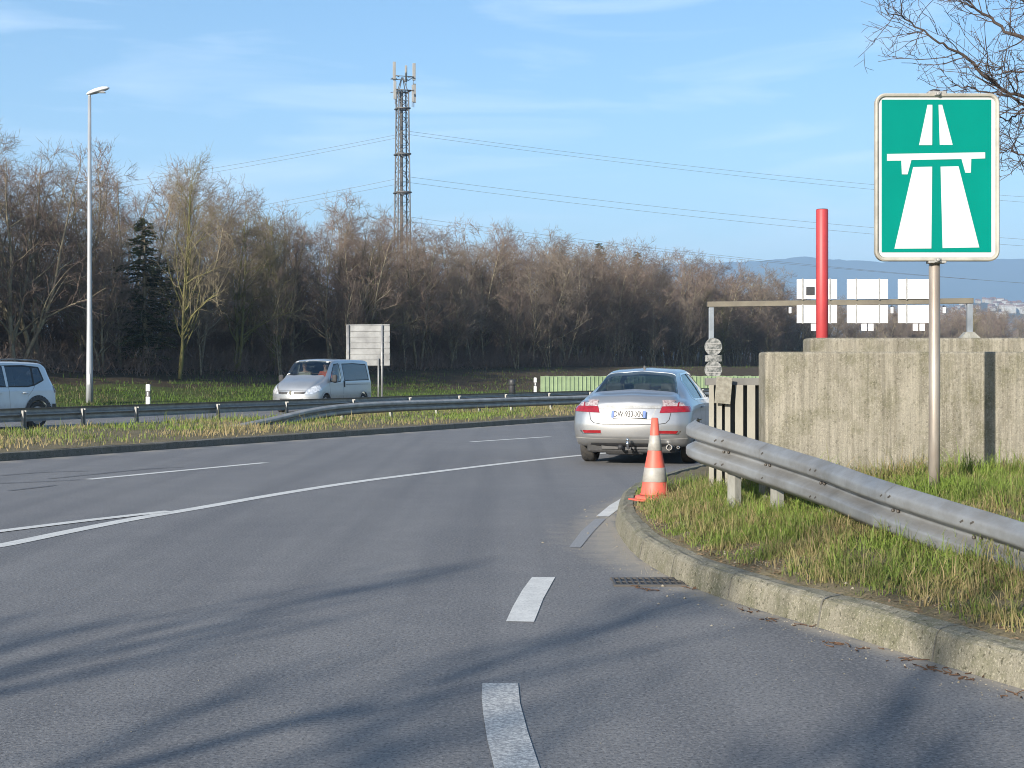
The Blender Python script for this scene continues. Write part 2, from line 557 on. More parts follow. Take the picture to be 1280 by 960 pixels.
ZL = 0.004
solid = catmull([G(-60, 692), G(0, 682.5), G(90, 664), G(170, 648.5), G(250, 635), G(350, 617.5), G(450, 602), G(560, 588), G(640, 578.5), G(720, 570), (3.2, 27.0), (6.2, 32)], 8)
strip('lane_line', resample(solid, 0.3), 0.17, ZL, M['line'])
solid2 = np.array([G(-150, 684), G(0, 664.5), G(105, 651.5), G(212, 639.5)])
strip('lane_line', resample(solid2, 0.3), 0.15, ZL * 1.6, M['line'])
def gdash(a, b, w=0.15):
    A, B = np.array(G(*a)), np.array(G(*b))
    strip('lane_dash', np.array([A, (A + B) / 2, B]), w, ZL, M['line'])
gdash((110, 599.5), (332, 578.5)); gdash((589, 552.5), (687, 546)); gdash((-260, 640), (-70, 619))
gdash((766, 540.6), (815, 537.5))
# guide dashes of the slip road
poly_sheet('guide_dash', [G(*p) for p in [(632.5, 777.5), (667.5, 778), (672, 767), (679, 749), (694, 722), (665, 722), (653, 738), (641, 759)]], ZL, M['line'])
poly_sheet('guide_dash', [G(*p) for p in [(603, 855), (602, 872), (604, 893), (609, 925), (618, 962), (635, 1010), (698, 1010), (675, 962), (660, 917), (650, 880), (647.5, 854.5)]], ZL, M['line_worn'])
poly_sheet('guide_dash', [G(*p) for p in [(745, 646), (761, 646), (779, 632), (793, 620), (777, 623), (762, 632)]], ZL, M['line'])
poly_sheet('guide_dash', [G(*p) for p in [(711, 685), (725.5, 685), (740, 667), (757, 649), (744, 649), (727, 664)]], ZL, M['line_faint'])
# far carriageway markings
far_c = offset2(M2, 0.55)
strip('edge_line', resample(far_c, 1.0), 0.15, ZL, M['line'])
for a in range(20, 110, 18):
    seg = offset2(M2, 4.35)[a:a + 9]
    strip('lane_dash', seg, 0.15, ZL, M['line'])
strip('edge_line', resample(offset2(M2, 8.1), 1.0), 0.15, ZL, M['line'])

# tar seams on the left lane
M['tar'] = mat('tar_seam', (0.035, 0.036, 0.04), (0.06, 0.06, 0.065), 8, 0.6)
for pts in ([(-30, 606), (40, 603), (85, 601), (100, 600)], [(0, 595), (50, 591), (110, 589)], [(10, 614), (45, 610), (70, 607)], [(60, 599), (120, 593), (180, 587), (230, 584)]):
    strip('tar_seam', resample(catmull([G(*p) for p in pts], 6), 0.2), 0.035, ZL * 2, M['tar'])

# kerbs
def kerb(name, C, prof, m, side):
    """prof: list of (offset to the island side, z)"""
    rows = []
    rs = np.random.RandomState(3)
    for off, z in prof:
        c = offset2(C, side * off)
        jit = 0 if off == 0 else rs.normal(0, 0.006, len(c)).cumsum() * 0
        rows.append(np.c_[c, np.full(len(c), z) + rs.normal(0, 0.0045, len(c)) * (z > 0.02)])
    P = np.stack(rows, 1)
    o = link(name, grid_mesh(name, P if side < 0 else P[:, ::-1], False), m)
    tag(o, kind='structure')
    return o
KERB_H = 0.165
kerb('kerb', K, [(0, -0.02), (0.0, 0.0), (0.008, 0.04), (0.018, 0.09), (0.028, 0.132), (0.045, 0.152), (0.075, 0.163), (0.11, KERB_H + .002), (0.165, KERB_H + .004), (0.18, 0.12)], M['kerb'], -1)
kerb('median_kerb', M1, [(0, -0.02), (0, 0.0), (0.01, 0.115), (0.03, 0.13), (0.13, 0.13), (0.16, 0.08)], M['kerb_dark'], 1)

def kerb_joints():
    V, F = [], []
    d = 0; step = 4
    prof = [(-.0015, 0.0), (0.0065, 0.04), (0.0165, 0.09), (0.0265, 0.133), (0.043, 0.1545), (0.075, 0.1655), (0.11, KERB_H + .0045), (0.16, KERB_H + .0065)]
    for i in range(8, 150, step):
        t = K[i + 1] - K[i - 1]; t /= np.linalg.norm(t); n = np.array([t[1], -t[0]])
        w = .0045 if i % 3 else .008
        b = len(V)
        for o_, z in prof:
            for s_ in (-1, 1):
                p = K[i] + n * o_ + t * s_ * w
                V.append((p[0], p[1], z + .004))
        for k in range(len(prof) - 1):
            F += [b + 2 * k, b + 2 * k + 1, b + 2 * k + 3, b + 2 * k + 2]
    o = link('kerb_joints', np_mesh('kerb_joints', V, F, np.full(len(F) // 4, 4)), M['kerb_dark'])
    tag(o, kind='structure')
kerb_joints()

# verge right of the slip road
def verge_z(X, Y):
    d, s, _ = curve_dist(X, Y, K)
    z = 0.15 + 0.15 * np.clip(d / 1.0, 0, 1) + 0.22 * np.clip(d - 1.0, 0, 1.2) - 0.03 * np.clip((0.19 - d) / 0.06, 0, 1)
    z = z + 0.018 * np.sin(X * 5.1 + Y * 2.3) * np.clip(d, 0, 1) + 0.015 * np.sin(X * 2.3 - Y * 6.7) * np.clip(d, 0, 1)
    fall = np.clip((Y - 14.3) / 3, 0, 1)
    z = z * (1 - fall) + 0.155 * fall
    return np.where(s < 0, z, -0.3), d, s
def verge():
    sd = np.concatenate([np.arange(0.17, 3.2, 0.08), np.geomspace(3.3, 60, 16)])
    Kv = K[::1]
    rows = [offset2(Kv, -x) for x in sd]
    P = np.stack(rows, 1)
    # keep the inner side of the bend from folding over itself
    X, Y = P[..., 0], P[..., 1]
    Z, d, s = verge_z(X, Y)
    o = link('verge', grid_mesh('verge', np.stack([X, Y, Z], -1), True), M['soil'])
    tag(o, kind='structure')
# a simple x-y grid clipped by the kerb distance avoids folds
def verge2():
    xs = np.concatenate([np.arange(0.9, 7, 0.07), np.arange(7, 30, 0.8), np.arange(30, 90, 6)])
    ys = np.concatenate([np.arange(-12, 4, 1.0), np.arange(4, 15, 0.07), np.arange(15, 24, 0.3), np.arange(24, 130, 2)])
    X, Y = np.meshgrid(xs, ys, indexing='ij')
    Z, d, s = verge_z(X, Y)
    Z = np.where((s < 0) & (d > 0.05), np.where(d < .15, .125, Z), -0.05)
    n, m_ = X.shape
    keep = (s < 0) & (d > 0.05)
    i, j = np.meshgrid(np.arange(n - 1), np.arange(m_ - 1), indexing='ij')
    k = (keep[i, j] & keep[i + 1, j] & keep[i, j + 1] & keep[i + 1, j + 1]).ravel()
    a = (i * m_ + j).ravel()[k]
    F = np.stack([a, a + m_, a + m_ + 1, a + 1], 1)
    me = np_mesh('verge', np.stack([X, Y, Z], -1).reshape(-1, 3), F.ravel(), np.full(len(F), 4), True)
    o = link('verge', me, M['soil'])
    tag(o, kind='structure')
verge2()

# median
def median():
    n = 260
    a = resample(M1, 0.5)
    sa = np.linspace(0, 1, n)
    def par(C):
        d = np.concatenate([[0], np.cumsum(np.linalg.norm(np.diff(C, axis=0), axis=1))]); d /= d[-1]
        return np.stack([np.interp(sa, d, C[:, 0]), np.interp(sa, d, C[:, 1])], 1)
    A, B = par(offset2(M1, 0.145)), par(offset2(M2, -0.05))
    ts = np.linspace(0, 1, 24)
    rows = []
    for t in ts:
        q = A * (1 - t) + B * t
        z = 0.12 + 0.03 * math.sin(t * PI) - 0.10 * max(0, (t - .85) / .15) + 0.012 * np.sin(q[:, 0] * 3 + q[:, 1])
        rows.append(np.c_[q, z])
    o = link('median_strip', grid_mesh('median_strip', np.stack(rows, 1)[:, ::-1], True), M['soil'])
    tag(o, kind='structure')
    return A, B
MA, MBc = median()

# bank beyond the far carriageway
F1 = offset2(resample(M2, 2.0), 10.6)
def bank():
    prof = [(0, -0.02), (0.4, 0.05), (3, 0.30), (5, 0.75), (8, 1.45), (11, 1.75), (14, 1.85), (30, 2.0), (60, 1.8), (110, -1.0)]
    rs = np.random.RandomState(5)
    pos = np.array([p[0] for p in prof]); zz = np.array([p[1] for p in prof])
    off = np.concatenate([np.arange(0, 16, 0.5), np.arange(16, 111, 6)])
    P = []
    base = np.vstack([F1, F1[-1] + (F1[-1] - F1[-2]) / np.linalg.norm(F1[-1] - F1[-2]) * np.arange(10, 400, 10)[:, None]])
    T = np.gradient(base, axis=0); T /= np.linalg.norm(T, axis=1, keepdims=True)
    Nn = np.stack([-T[:, 1], T[:, 0]], 1)
    # the plan normal is held constant so that the rows never cross
    Nc = np.array([-0.89, 0.45])
    for o_ in off:
        q = base + Nc * o_
        z = np.interp(o_, pos, zz) * np.ones(len(q)) + (rs.normal(0, 0.04, len(q)) if 0 < o_ < 60 else 0)
        P.append(np.c_[q, z])
    P = np.stack(P, 1)
    me = grid_mesh('embankment', P[:, ::-1], True)
    o = link('embankment', me, [M['bank'], M['wood']])
    nr, nc = P.shape[:2]
    C = (P[:-1, :-1] + P[1:, 1:]) / 2
    C = C[:, ::-1]
    px = 640 + C[..., 0] / np.maximum(C[..., 1], 1) * 1780
    oc = ((off[:-1] + off[1:]) / 2)[::-1][None, :] + rs.normal(0, .5, px.shape)
    lim = np.interp(px, [0, 480, 620, 760], [5.8, 4.8, 2.8, 1.5])
    me.polygons.foreach_set('material_index', (oc > lim).astype(np.int32).ravel())
    tag(o, kind='structure')
    return P
BK = bank()
bank_bvh = None
def bank_height(x, y):
    d, s, _ = curve_dist(np.array([x]), np.array([y]), F1)
    return float(np.interp(d[0] if s[0] > 0 else 0, [0, 3, 5, 8, 11, 14, 30, 60, 110], [0, .3, .75, 1.45, 1.75, 1.85, 2.0, 1.8, -1]))
# ------------------------------------------------------------ height of the bank
_n, _m = BK.shape[:2]
_v = [Vector(p) for p in BK.reshape(-1, 3)]
_f = [(i * _m + j, i * _m + j + 1, (i + 1) * _m + j + 1, (i + 1) * _m + j) for i in range(_n - 1) for j in range(_m - 1)]
_bvh = BVHTree.FromPolygons(_v, _f)
def bank_height(x, y):
    h = _bvh.ray_cast(Vector((x, y, 20)), Vector((0, 0, -1)))
    return h[0].z if h[0] is not None else -0.05

# ------------------------------------------------------------ far hills, town
M['hill'] = mat('hill_forest', (0.028, 0.040, 0.030), (0.06, 0.065, 0.05), 0.004, 0.95, spec=0.05)
M['slope'] = mat('slope_land', (0.075, 0.07, 0.055), (0.10, 0.09, 0.07), 0.02, 0.95, spec=0.05)
M['snow'] = mat('snow_field', (0.75, 0.75, 0.76), (0.6, 0.6, 0.6), 0.02, 0.8)
def hills():
    rs = np.random.RandomState(11)
    D = 6000
    px = np.array([-400, 0, 300, 600, 800, 900, 950, 985, 1010, 1040, 1100, 1180, 1280, 1400, 1700])
    py = np.array([345, 340, 338, 334, 330, 327, 325, 321, 319, 323, 326, 324, 322, 326, 334])
    xs = np.linspace(-400, 1700, 240)
    yy = np.interp(xs, px, py) + np.interp(xs, np.linspace(-400, 1700, 70), rs.normal(0, .22, 70))
    rows = []
    for k, (dd, hh) in enumerate([(-1500, 0.0), (-1100, .28), (-700, .52), (-300, .8), (0, 1.0), (400, .9), (1200, .4), (1800, 0)]):
        R = D + dd
        z = (466 - yy) / 1780 * D * hh * (1 + rs.normal(0, .003, len(xs)))
        rows.append(np.c_[(xs - 640) / 1780 * (D + dd * .5), np.full(len(xs), R), z - 3])
    P = np.stack(rows, 1)
    o = link('mountain_ridge', grid_mesh('mountain_ridge', P, True), M['hill'])
    tag(o, kind='structure')
    # nearer slope with the town on it
    D = 2300
    xs = np.linspace(900, 1700, 90)
    yy = np.interp(xs, [900, 1050, 1120, 1180, 1210, 1240, 1280, 1320, 1700], [466, 420, 396, 385, 377, 375, 378, 384, 420]) + np.interp(xs, np.linspace(900, 1700, 60), rs.normal(0, .6, 60))
    rows = []
    for dd, hh in [(-1100, 0.0), (-800, .25), (-500, .52), (-250, .78), (0, 1.0), (200, .96), (700, .5), (1000, 0)]:
        z = (466 - yy) / 1780 * D * hh
        rows.append(np.c_[(xs - 640) / 1780 * (D + dd * .6), np.full(len(xs), D + dd), z - 2])
    P = np.stack(rows, 1)
    o = link('hillside', grid_mesh('hillside', P, True), M['slope'])
    tag(o, kind='structure')
    return P
HS = hills()
_n, _m = HS.shape[:2]
_bh = BVHTree.FromPolygons([Vector(p) for p in HS.reshape(-1, 3)], [(i * _m + j, i * _m + j + 1, (i + 1) * _m + j + 1, (i + 1) * _m + j) for i in range(_n - 1) for j in range(_m - 1)])
M['hwall'] = mat('pale_render', (0.42, 0.41, 0.38), (0.28, 0.27, 0.24), 0.3, 0.9)
M['hwall2'] = mat('cream_render', (0.33, 0.29, 0.23), None, 0.3, 0.9)
M['hroof'] = mat('dull_roof_tile', (0.20, 0.10, 0.07), (0.13, 0.08, 0.06), 0.3, 0.9)
def town():
    rs = random.Random(4)
    protos = []
    for k, (w, d, h, r, wm) in enumerate([(13, 9, 6, 3, 'hwall'), (9, 8, 7, 3.5, 'hwall2'), (22, 11, 11, 1.2, 'hwall')]):
        e = empty('far_house')
        b = MB(); b.box((0, 0, h / 2 - 2), (w, d, h + 4)); b.build('wall', M[wm], e)
        b = MB(); b.prism([(-w / 2 - .4, h), (w / 2 + .4, h), (w / 2 - 1.5, h + r), (-w / 2 + 1.5, h + r)], -d / 2 - .4, d / 2 + .4); b.build('roof', M['hroof'], e)
        b = None
        nw = 0
        for i in range(nw):
            for zz in ([1.8] if h < 7 else [1.6, 4.6] if h < 10 else [1.6, 4.6, 7.6]):
                b.box((-w / 2 + (i + .5) * w / nw, -d / 2, zz), (1.1, 0.12, 1.3))
        protos.append(e)
    n = 0
    used = [False] * 3
    tries = 0
    while n < 70 and tries < 3000:
        tries += 1
        px = rs.uniform(1168, 1285); D = rs.uniform(1500, 2320)
        if rs.random() < .5: D = rs.uniform(2050, 2330)
        x = (px - 640) / 1780 * D
        h = _bh.ray_cast(Vector((x, D, 900)), Vector((0, 0, -1)))
        if h[0] is None: continue
        k = rs.choice([0, 0, 1, 1, 2])
        o = protos[k] if not used[k] else copy_tree(protos[k])
        used[k] = True
        o.location = h[0]; o.rotation_euler = (0, 0, rs.uniform(-.6, .6)); s = rs.uniform(.5, .95); o.scale = (s, s, s)
        tag(o, ['low white far-off house on the hazy hillside', 'small cream far-off house on the hazy hillside', 'long white far-off block on the hazy hillside'][k] + (' left of the gantry right upright' if px < 1207 else ' right of the gantry right upright'), 'house', 'far-off houses on the hazy hillside')
        n += 1
town()

# ------------------------------------------------------------ bare trees
M['bark'] = mat('brown_bark', (0.25, 0.22, 0.15), (0.12, 0.10, 0.075), 3.0, 0.95, spec=0.1)
M['bark_lichen'] = mat('lichen_bark', (0.17, 0.165, 0.06), (0.10, 0.09, 0.05), 2.0, 0.95, spec=0.1)
M['twig'] = mat('red_brown_twigs', (0.195, 0.148, 0.122), (0.13, 0.10, 0.084), 0.8, 0.9, spec=0.1)
M['twig_grey'] = mat('grey_brown_twigs', (0.225, 0.185, 0.15), (0.15, 0.125, 0.104), 0.8, 0.9, spec=0.1)
M['twig_lichen'] = mat('yellow_green_twigs', (0.22, 0.19, 0.12), (0.15, 0.125, 0.09), 0.8, 0.9, spec=0.1)
M['needle'] = mat('dark_needles', (0.024, 0.036, 0.014), (0.05, 0.055, 0.025), 1.5, 0.8, spec=0.2)

def tubes(lines, sides):
    """lines: list of (points (k,3), radii (k,)) -> V, F"""
    V, F = [], []
    base = 0
    ang = np.arange(sides) * 2 * PI / sides
    ca, sa_ = np.cos(ang), np.sin(ang)
    groups = {}
    for p, r in lines:
        groups.setdefault(len(p), []).append((p, r))
    for k, ls in groups.items():
        P = np.array([l[0] for l in ls], float); R = np.array([l[1] for l in ls], float)
        T = np.gradient(P, axis=1)
        T /= np.linalg.norm(T, axis=2, keepdims=True) + 1e-9
        ref = np.where(np.abs(T[..., 2:3]) < .9, np.array([0, 0, 1.0]), np.array([1.0, 0, 0]))
        A = np.cross(T, ref); A /= np.linalg.norm(A, axis=2, keepdims=True) + 1e-9
        B = np.cross(A, T)
        ring = P[:, :, None, :] + (A[:, :, None, :] * ca[None, None, :, None] + B[:, :, None, :] * sa_[None, None, :, None]) * R[:, :, None, None]
        n = len(ls)
        idx = base + np.arange(n * k * sides).reshape(n, k, sides)
        a = idx[:, :-1, :]; b = np.roll(idx, -1, axis=2)[:, :-1, :]
        c = np.roll(idx, -1, axis=2)[:, 1:, :]; d = idx[:, 1:, :]
        V.append(ring.reshape(-1, 3)); F.append(np.stack([a, b, c, d], -1).reshape(-1, 4))
        base += n * k * sides
    V = np.concatenate(V); F = np.concatenate(F)
    return V, F

def tube_mesh(name, lines, sides=4, smooth=True):
    V, F = tubes(lines, sides)
    return np_mesh(name, V, F.ravel(), np.full(len(F), 4), smooth)

def grow(rs, p, d, L, r0, r1, n, up=0.0, wob=0.12):
    """a bending shoot: points and radii"""
    pts = [np.array(p, float)]; d = np.array(d, float); d /= np.linalg.norm(d)
    for i in range(n):
        d = d + rs.normal(0, wob, 3) + np.array([0, 0, up])
        d /= np.linalg.norm(d)
        pts.append(pts[-1] + d * L / n)
    return np.array(pts), np.linspace(r0, r1, n + 1)

def side_dir(rs, d, ang):
    d = d / np.linalg.norm(d)
    r = rs.normal(0, 1, 3); r -= d * (r @ d); r /= np.linalg.norm(r) + 1e-9
    return d * math.cos(ang) + r * math.sin(ang)

def make_tree_lines(seed, H=10.0, stems=2, spread=1.0, l1=20, l2=7, l3=7, low=0.2, r_base=0.11, twig_r=0.009, up=0.045, lean=0.12, l4=True):
    rs = np.random.RandomState(seed)
    limbs, twigs = [], []
    for s in range(stems):
        a = rs.uniform(0, 2 * PI)
        base = np.array([math.cos(a), math.sin(a), 0]) * (0.25 if stems > 1 else 0)
        h = H * rs.uniform(.82, 1.0) if s else H
        sp, sr = grow(rs, base, (math.cos(a) * lean * spread, math.sin(a) * lean * spread, 1), h, r_base * rs.uniform(.8, 1.1), 0.012, 12, 0.03, 0.07)
        limbs.append((sp, sr))
        for b in range(l1):
            t = low + (0.97 - low) * (b + rs.uniform(0, 1)) / l1
            k = t * 12; i = min(11, int(k)); f = k - i
            p = sp[i] * (1 - f) + sp[i + 1] * f
            r = sr[i] * (1 - f) + sr[i + 1] * f
            d = sp[i + 1] - sp[i]
            L = H * 0.36 * spread * (1.05 - 0.72 * t) * rs.uniform(.6, 1.15)
            bp, br = grow(rs, p, side_dir(rs, d, rs.uniform(.5, 1.0)), L, min(r * .6, .05), 0.008, 7, up, 0.12)
            limbs.append((bp, br))
            n2 = max(3, int(l2 * (0.6 + .5 * L / (H * .3))))
            for c in range(n2):
                t2 = rs.uniform(.2, 1.0); k2 = t2 * 7; i2 = min(6, int(k2)); f2 = k2 - i2
                q = bp[i2] * (1 - f2) + bp[i2 + 1] * f2
                L2 = L * .45 * rs.uniform(.5, 1.1) + .15
                cp, cr = grow(rs, q, side_dir(rs, bp[i2 + 1] - bp[i2], rs.uniform(.5, 1.15)), L2, max(.010, br[i2] * .6), twig_r * .8, 4, up * 1.1, 0.14)
                twigs.append((cp, cr))
                for e in range(l3):
                    t3 = rs.uniform(.1, 1.0); k3 = t3 * 4; i3 = min(3, int(k3)); f3 = k3 - i3
                    q3 = cp[i3] * (1 - f3) + cp[i3 + 1] * f3
                    L3 = rs.uniform(.25, .65) * (H / 10)
                    d3 = side_dir(rs, cp[i3 + 1] - cp[i3], rs.uniform(.45, 1.15))
                    ep, er = grow(rs, q3, d3, L3, twig_r * .8, twig_r * .4, 2, up * 1.2, 0.16)
                    twigs.append((ep, er))
                    if l4:
                        for g in range(2):
                            tt = rs.uniform(.3, .9); qq = ep[0] * (1 - tt) + ep[2] * tt
                            gp, gr = grow(rs, qq, side_dir(rs, ep[2] - ep[0], rs.uniform(.4, .8)), L3 * rs.uniform(.35, .7), twig_r * .5, twig_r * .35, 2, up, 0.1)
                            twigs.append((gp, gr))
    return limbs, twigs

def tree_things():
    protos = []
    spec = [  # seed H stems spread l1 l2 l3 low twig bark
        (1, 10.5, 2, 1.00, 22, 7, 6, .18, 'twig', 'bark'), (2, 9.5, 3, 0.95, 18, 6, 6, .12, 'twig', 'bark'),
        (3, 11, 1, 1.15, 32, 8, 6, .22, 'twig_grey', 'bark'), (4, 9, 3, 1.05, 18, 6, 6, .10, 'twig', 'bark'),
        (5, 10.5, 2, 0.9, 24, 7, 6, .15, 'twig_grey', 'bark'), (6, 8.5, 4, 1.1, 14, 6, 6, .08, 'twig', 'bark'),
        (8, 9.5, 2, 1.0, 22, 6, 6, .12, 'twig_lichen', 'bark_lichen')]
    for sd, H, st, spd, l1, l2, l3, low, tm, bm_ in spec:
        limbs, twigs = make_tree_lines(sd, H, st, spd, l1, l2, l3, low)
        a = tube_mesh('trunk', limbs, 5); b = tube_mesh('crown', twigs, 3, False)
        a.materials.append(M[bm_]); b.materials.append(M[tm])
        protos.append((a, b, H, tm))
    return protos
TP = tree_things()
TREE_N = {}
def place_tree(k, x, y, z, h, rz, name='bare_tree', label=None, group=None, wide=1.0):
    a, b, H, tm = TP[k]
    e = empty(name, (x, y, z), rz)
    s = h / H
    e.scale = (s * wide, s * wide, s)
    o1 = link('trunk', a, None, e); o2 = link('crown', b, None, e)
    tag(e, label, 'tree', group)
    return e

rt = random.Random(21)
def treeline():
    n = 0
    Y0 = np.array([-22.0, 58.0]); D = np.array([.4545, .8908]); NN = np.array([-.8908, .4545])
    def row(off, t0, t1, step, hs, jit=.8):
        nonlocal n
        t = t0
        while t < t1:
            q = Y0 + D * (t + rt.uniform(-jit, jit)) + NN * (off + rt.uniform(-jit, jit))
            x, y = q
            pxl = 640 + x / y * 1780 if y > 5 else -9999
            if -330 < pxl < 1420:
                hgt = np.interp(t, [-30, -8, 4, 9, 13, 20, 40, 60, 100, 140, 175, 220, 290], [8.8, 9.0, 9.9, 7.6, 10.0, 8.6, 9.2, 9.6, 10.2, 9.0, 8.8, 11.2, 14.5]) * hs * rt.uniform(.86, 1.10)
                k = rt.choice([0, 0, 1, 1, 2, 2, 3, 4, 4, 5, 0, 1, 2, 4, 6]) if off < 5 else rt.choice([0, 1, 2, 3, 4, 5])
                grp = 'bare trees of the wood beyond the far carriageway'
                lab = {'twig': 'bare red-brown tree in the dense roadside wood',
                       'twig_grey': 'bare grey-brown tree in the dense roadside wood',
                       'twig_lichen': 'bare lichen-grown tree in the roadside wood'}[TP[k][3]]
                lab += (' left of the street lamp' if pxl < 105 else ' between the street lamp and the van' if pxl < 335 else ' behind the van and the sign board' if pxl < 500 else
                        ' between the sign board and the sedan' if pxl < 720 else ' above the silver sedan' if pxl < 885 else ' behind the overhead gantry' if pxl < 1215 else ' at the right edge above the concrete wall')
                place_tree(k, x, y, bank_height(x, y) - .05, hgt, rt.uniform(0, 6.28), 'bare_tree', lab, grp, rt.uniform(.9, 1.2))
                n += 1
            t += step
    row(0.0, -30, 130, 2.6, .93)
    row(-1.6, 6, 110, 6.5, .62)
    row(2.8, -32, 128, 2.8, 1.0)
    row(6.0, -32, 130, 3.5, 1.02)
    row(9.6, -26, 110, 4.6, .97)
    row(13.5, -20, 100, 4.4, .9)
    row(1.0, 130, 290, 4.4, .95)
    row(6.0, 132, 290, 6.0, 1.0)
    row(-6.0, 205, 330, 7.0, .92)
    return n
NT = treeline()
print('trees', NT)

# understorey: dense low scrub at the foot of the wood, uncountable
def scrub():
    rs = np.random.RandomState(9)
    Y0 = np.array([-22.0, 58.0]); D = np.array([.4545, .8908]); NN = np.array([-.8908, .4545])
    lines = []
    for i in range(22000):
        t = rs.uniform(-32, 1) if rs.rand() < .22 else (rs.uniform(0, 70) if rs.rand() < .5 else rs.uniform(0, 280))
        off = rs.uniform(-1.6, 10)
        q = Y0 + D * t + NN * off
        pxl = 640 + q[0] / q[1] * 1780
        if not (-150 < pxl < 1350): continue
        z = bank_height(q[0], q[1])
        H = rs.uniform(.3, 1.5)
        if off > 3: H = rs.uniform(1.5, 4.5)
        sp, sr = grow(rs, (q[0], q[1], z - .05), (rs.normal(0, .45), rs.normal(0, .45), 1), H, .016, .007, 3, 0, .2)
        lines.append((sp, sr))
        for c in range(6):
            k = rs.randint(0, 3)
            bp, br = grow(rs, sp[k] * .5 + sp[k + 1] * .5, side_dir(rs, sp[k + 1] - sp[k], rs.uniform(.5, 1.2)), H * rs.uniform(.2, .5), .010, .006, 3, .05, .25)
            lines.append((bp, br))
    me = tube_mesh('undergrowth', lines, 3, False)
    o = link('undergrowth', me, M['twig'])
    tag(o, kind='stuff', label='dense brown leafless scrub at the foot of the roadside wood', cat='undergrowth')
scrub()

# litter-covered ground of the wood is part of the bank; dark evergreen behind the lamp
def evergreen(x, y, z, H, R, seed, label, ragged=1.0):
    rs = np.random.RandomState(seed)
    e = empty('conifer_tree', (x, y, z), 0)
    sp, sr = grow(rs, (0, 0, 0), (0, 0, 1), H, .16, .02, 10, .02, .02)
    limbs = [(sp, sr)]; V = []; 
    n = int(26 * H)
    for i in range(n):
        t = .08 + .92 * (i + rs.rand()) / n
        p = np.array([np.interp(t * H, sp[:, 2], sp[:, k]) for k in range(3)])
        L = R * (1.02 - t) ** .75 * rs.uniform(.45, 1.15) * (1 + .5 * ragged * (rs.rand() < .12)) + .12
        a = rs.uniform(0, 2 * PI)
        bp, br = grow(rs, p, (math.cos(a), math.sin(a), -.05), L, .025, .006, 5, -.02, .09)
        limbs.append((bp, br))
        m = int((60 - 28 * min(ragged - 1, .8)) * L) + 6
        for k in range(m):
            u = rs.uniform(.12, 1.0) * 5; ii = min(4, int(u)); f = u - ii
            q = bp[ii] * (1 - f) + bp[ii + 1] * f
            d = bp[ii + 1] - bp[ii]; d /= np.linalg.norm(d)
            s = np.cross(d, (0, 0, 1)) * rs.choice([-1, 1]) * rs.uniform(.4, 1) + d * .6 + np.array([0, 0, rs.normal(-.15, .3)])
            s /= np.linalg.norm(s)
            l = rs.uniform(.12, .30); w = .025
            side = np.cross(s, rs.normal(0, 1, 3)); side /= np.linalg.norm(side)
            V += [q - side * w * .6, q + side * w * .6, q + s * l * .6 + side * w, q + s * l]
    V = np.array(V); F = np.arange(len(V))
    link('trunk', tube_mesh('trunk', limbs, 4), M['bark'], e)
    link('crown', np_mesh('crown', V, F, np.full(len(V) // 4, 4)), M['needle'], e)
    tag(e, label, 'tree')
evergreen(-17.3, 67.0, bank_height(-17.3, 67.0), 7.2, 2.3, 3, 'ragged dark evergreen tree right of the tall lamp post', 1.5)
evergreen(9.5, 146, 1.4, 13.3, 2.6, 5, 'dark conifer top standing above the middle of the brown wood')
evergreen(13.3, 152, 1.4, 12.9, 2.6, 6, 'dark conifer top right of the other one above the wood')

# individual lichen-covered trees standing out at the wood's edge
place_tree(6, -15.6, 66.0, bank_height(-15.6, 66.0), 10.0, 1.3, 'bare_tree', 'tall bare tree with yellow lichen trunk right of the dark evergreen', None, .8)
place_tree(6, -8.6, 83.4, bank_height(-8.6, 83.4), 7.2, 2.1, 'bare_tree', 'small bare lichen tree with spreading twigs right of the plain sign board', None, 1.1)
place_tree(6, 17.5, 134, bank_height(17.5, 134), 7.0, .4, 'bare_tree', 'low yellowish bare tree just behind the gantry left post', None, 1.3)

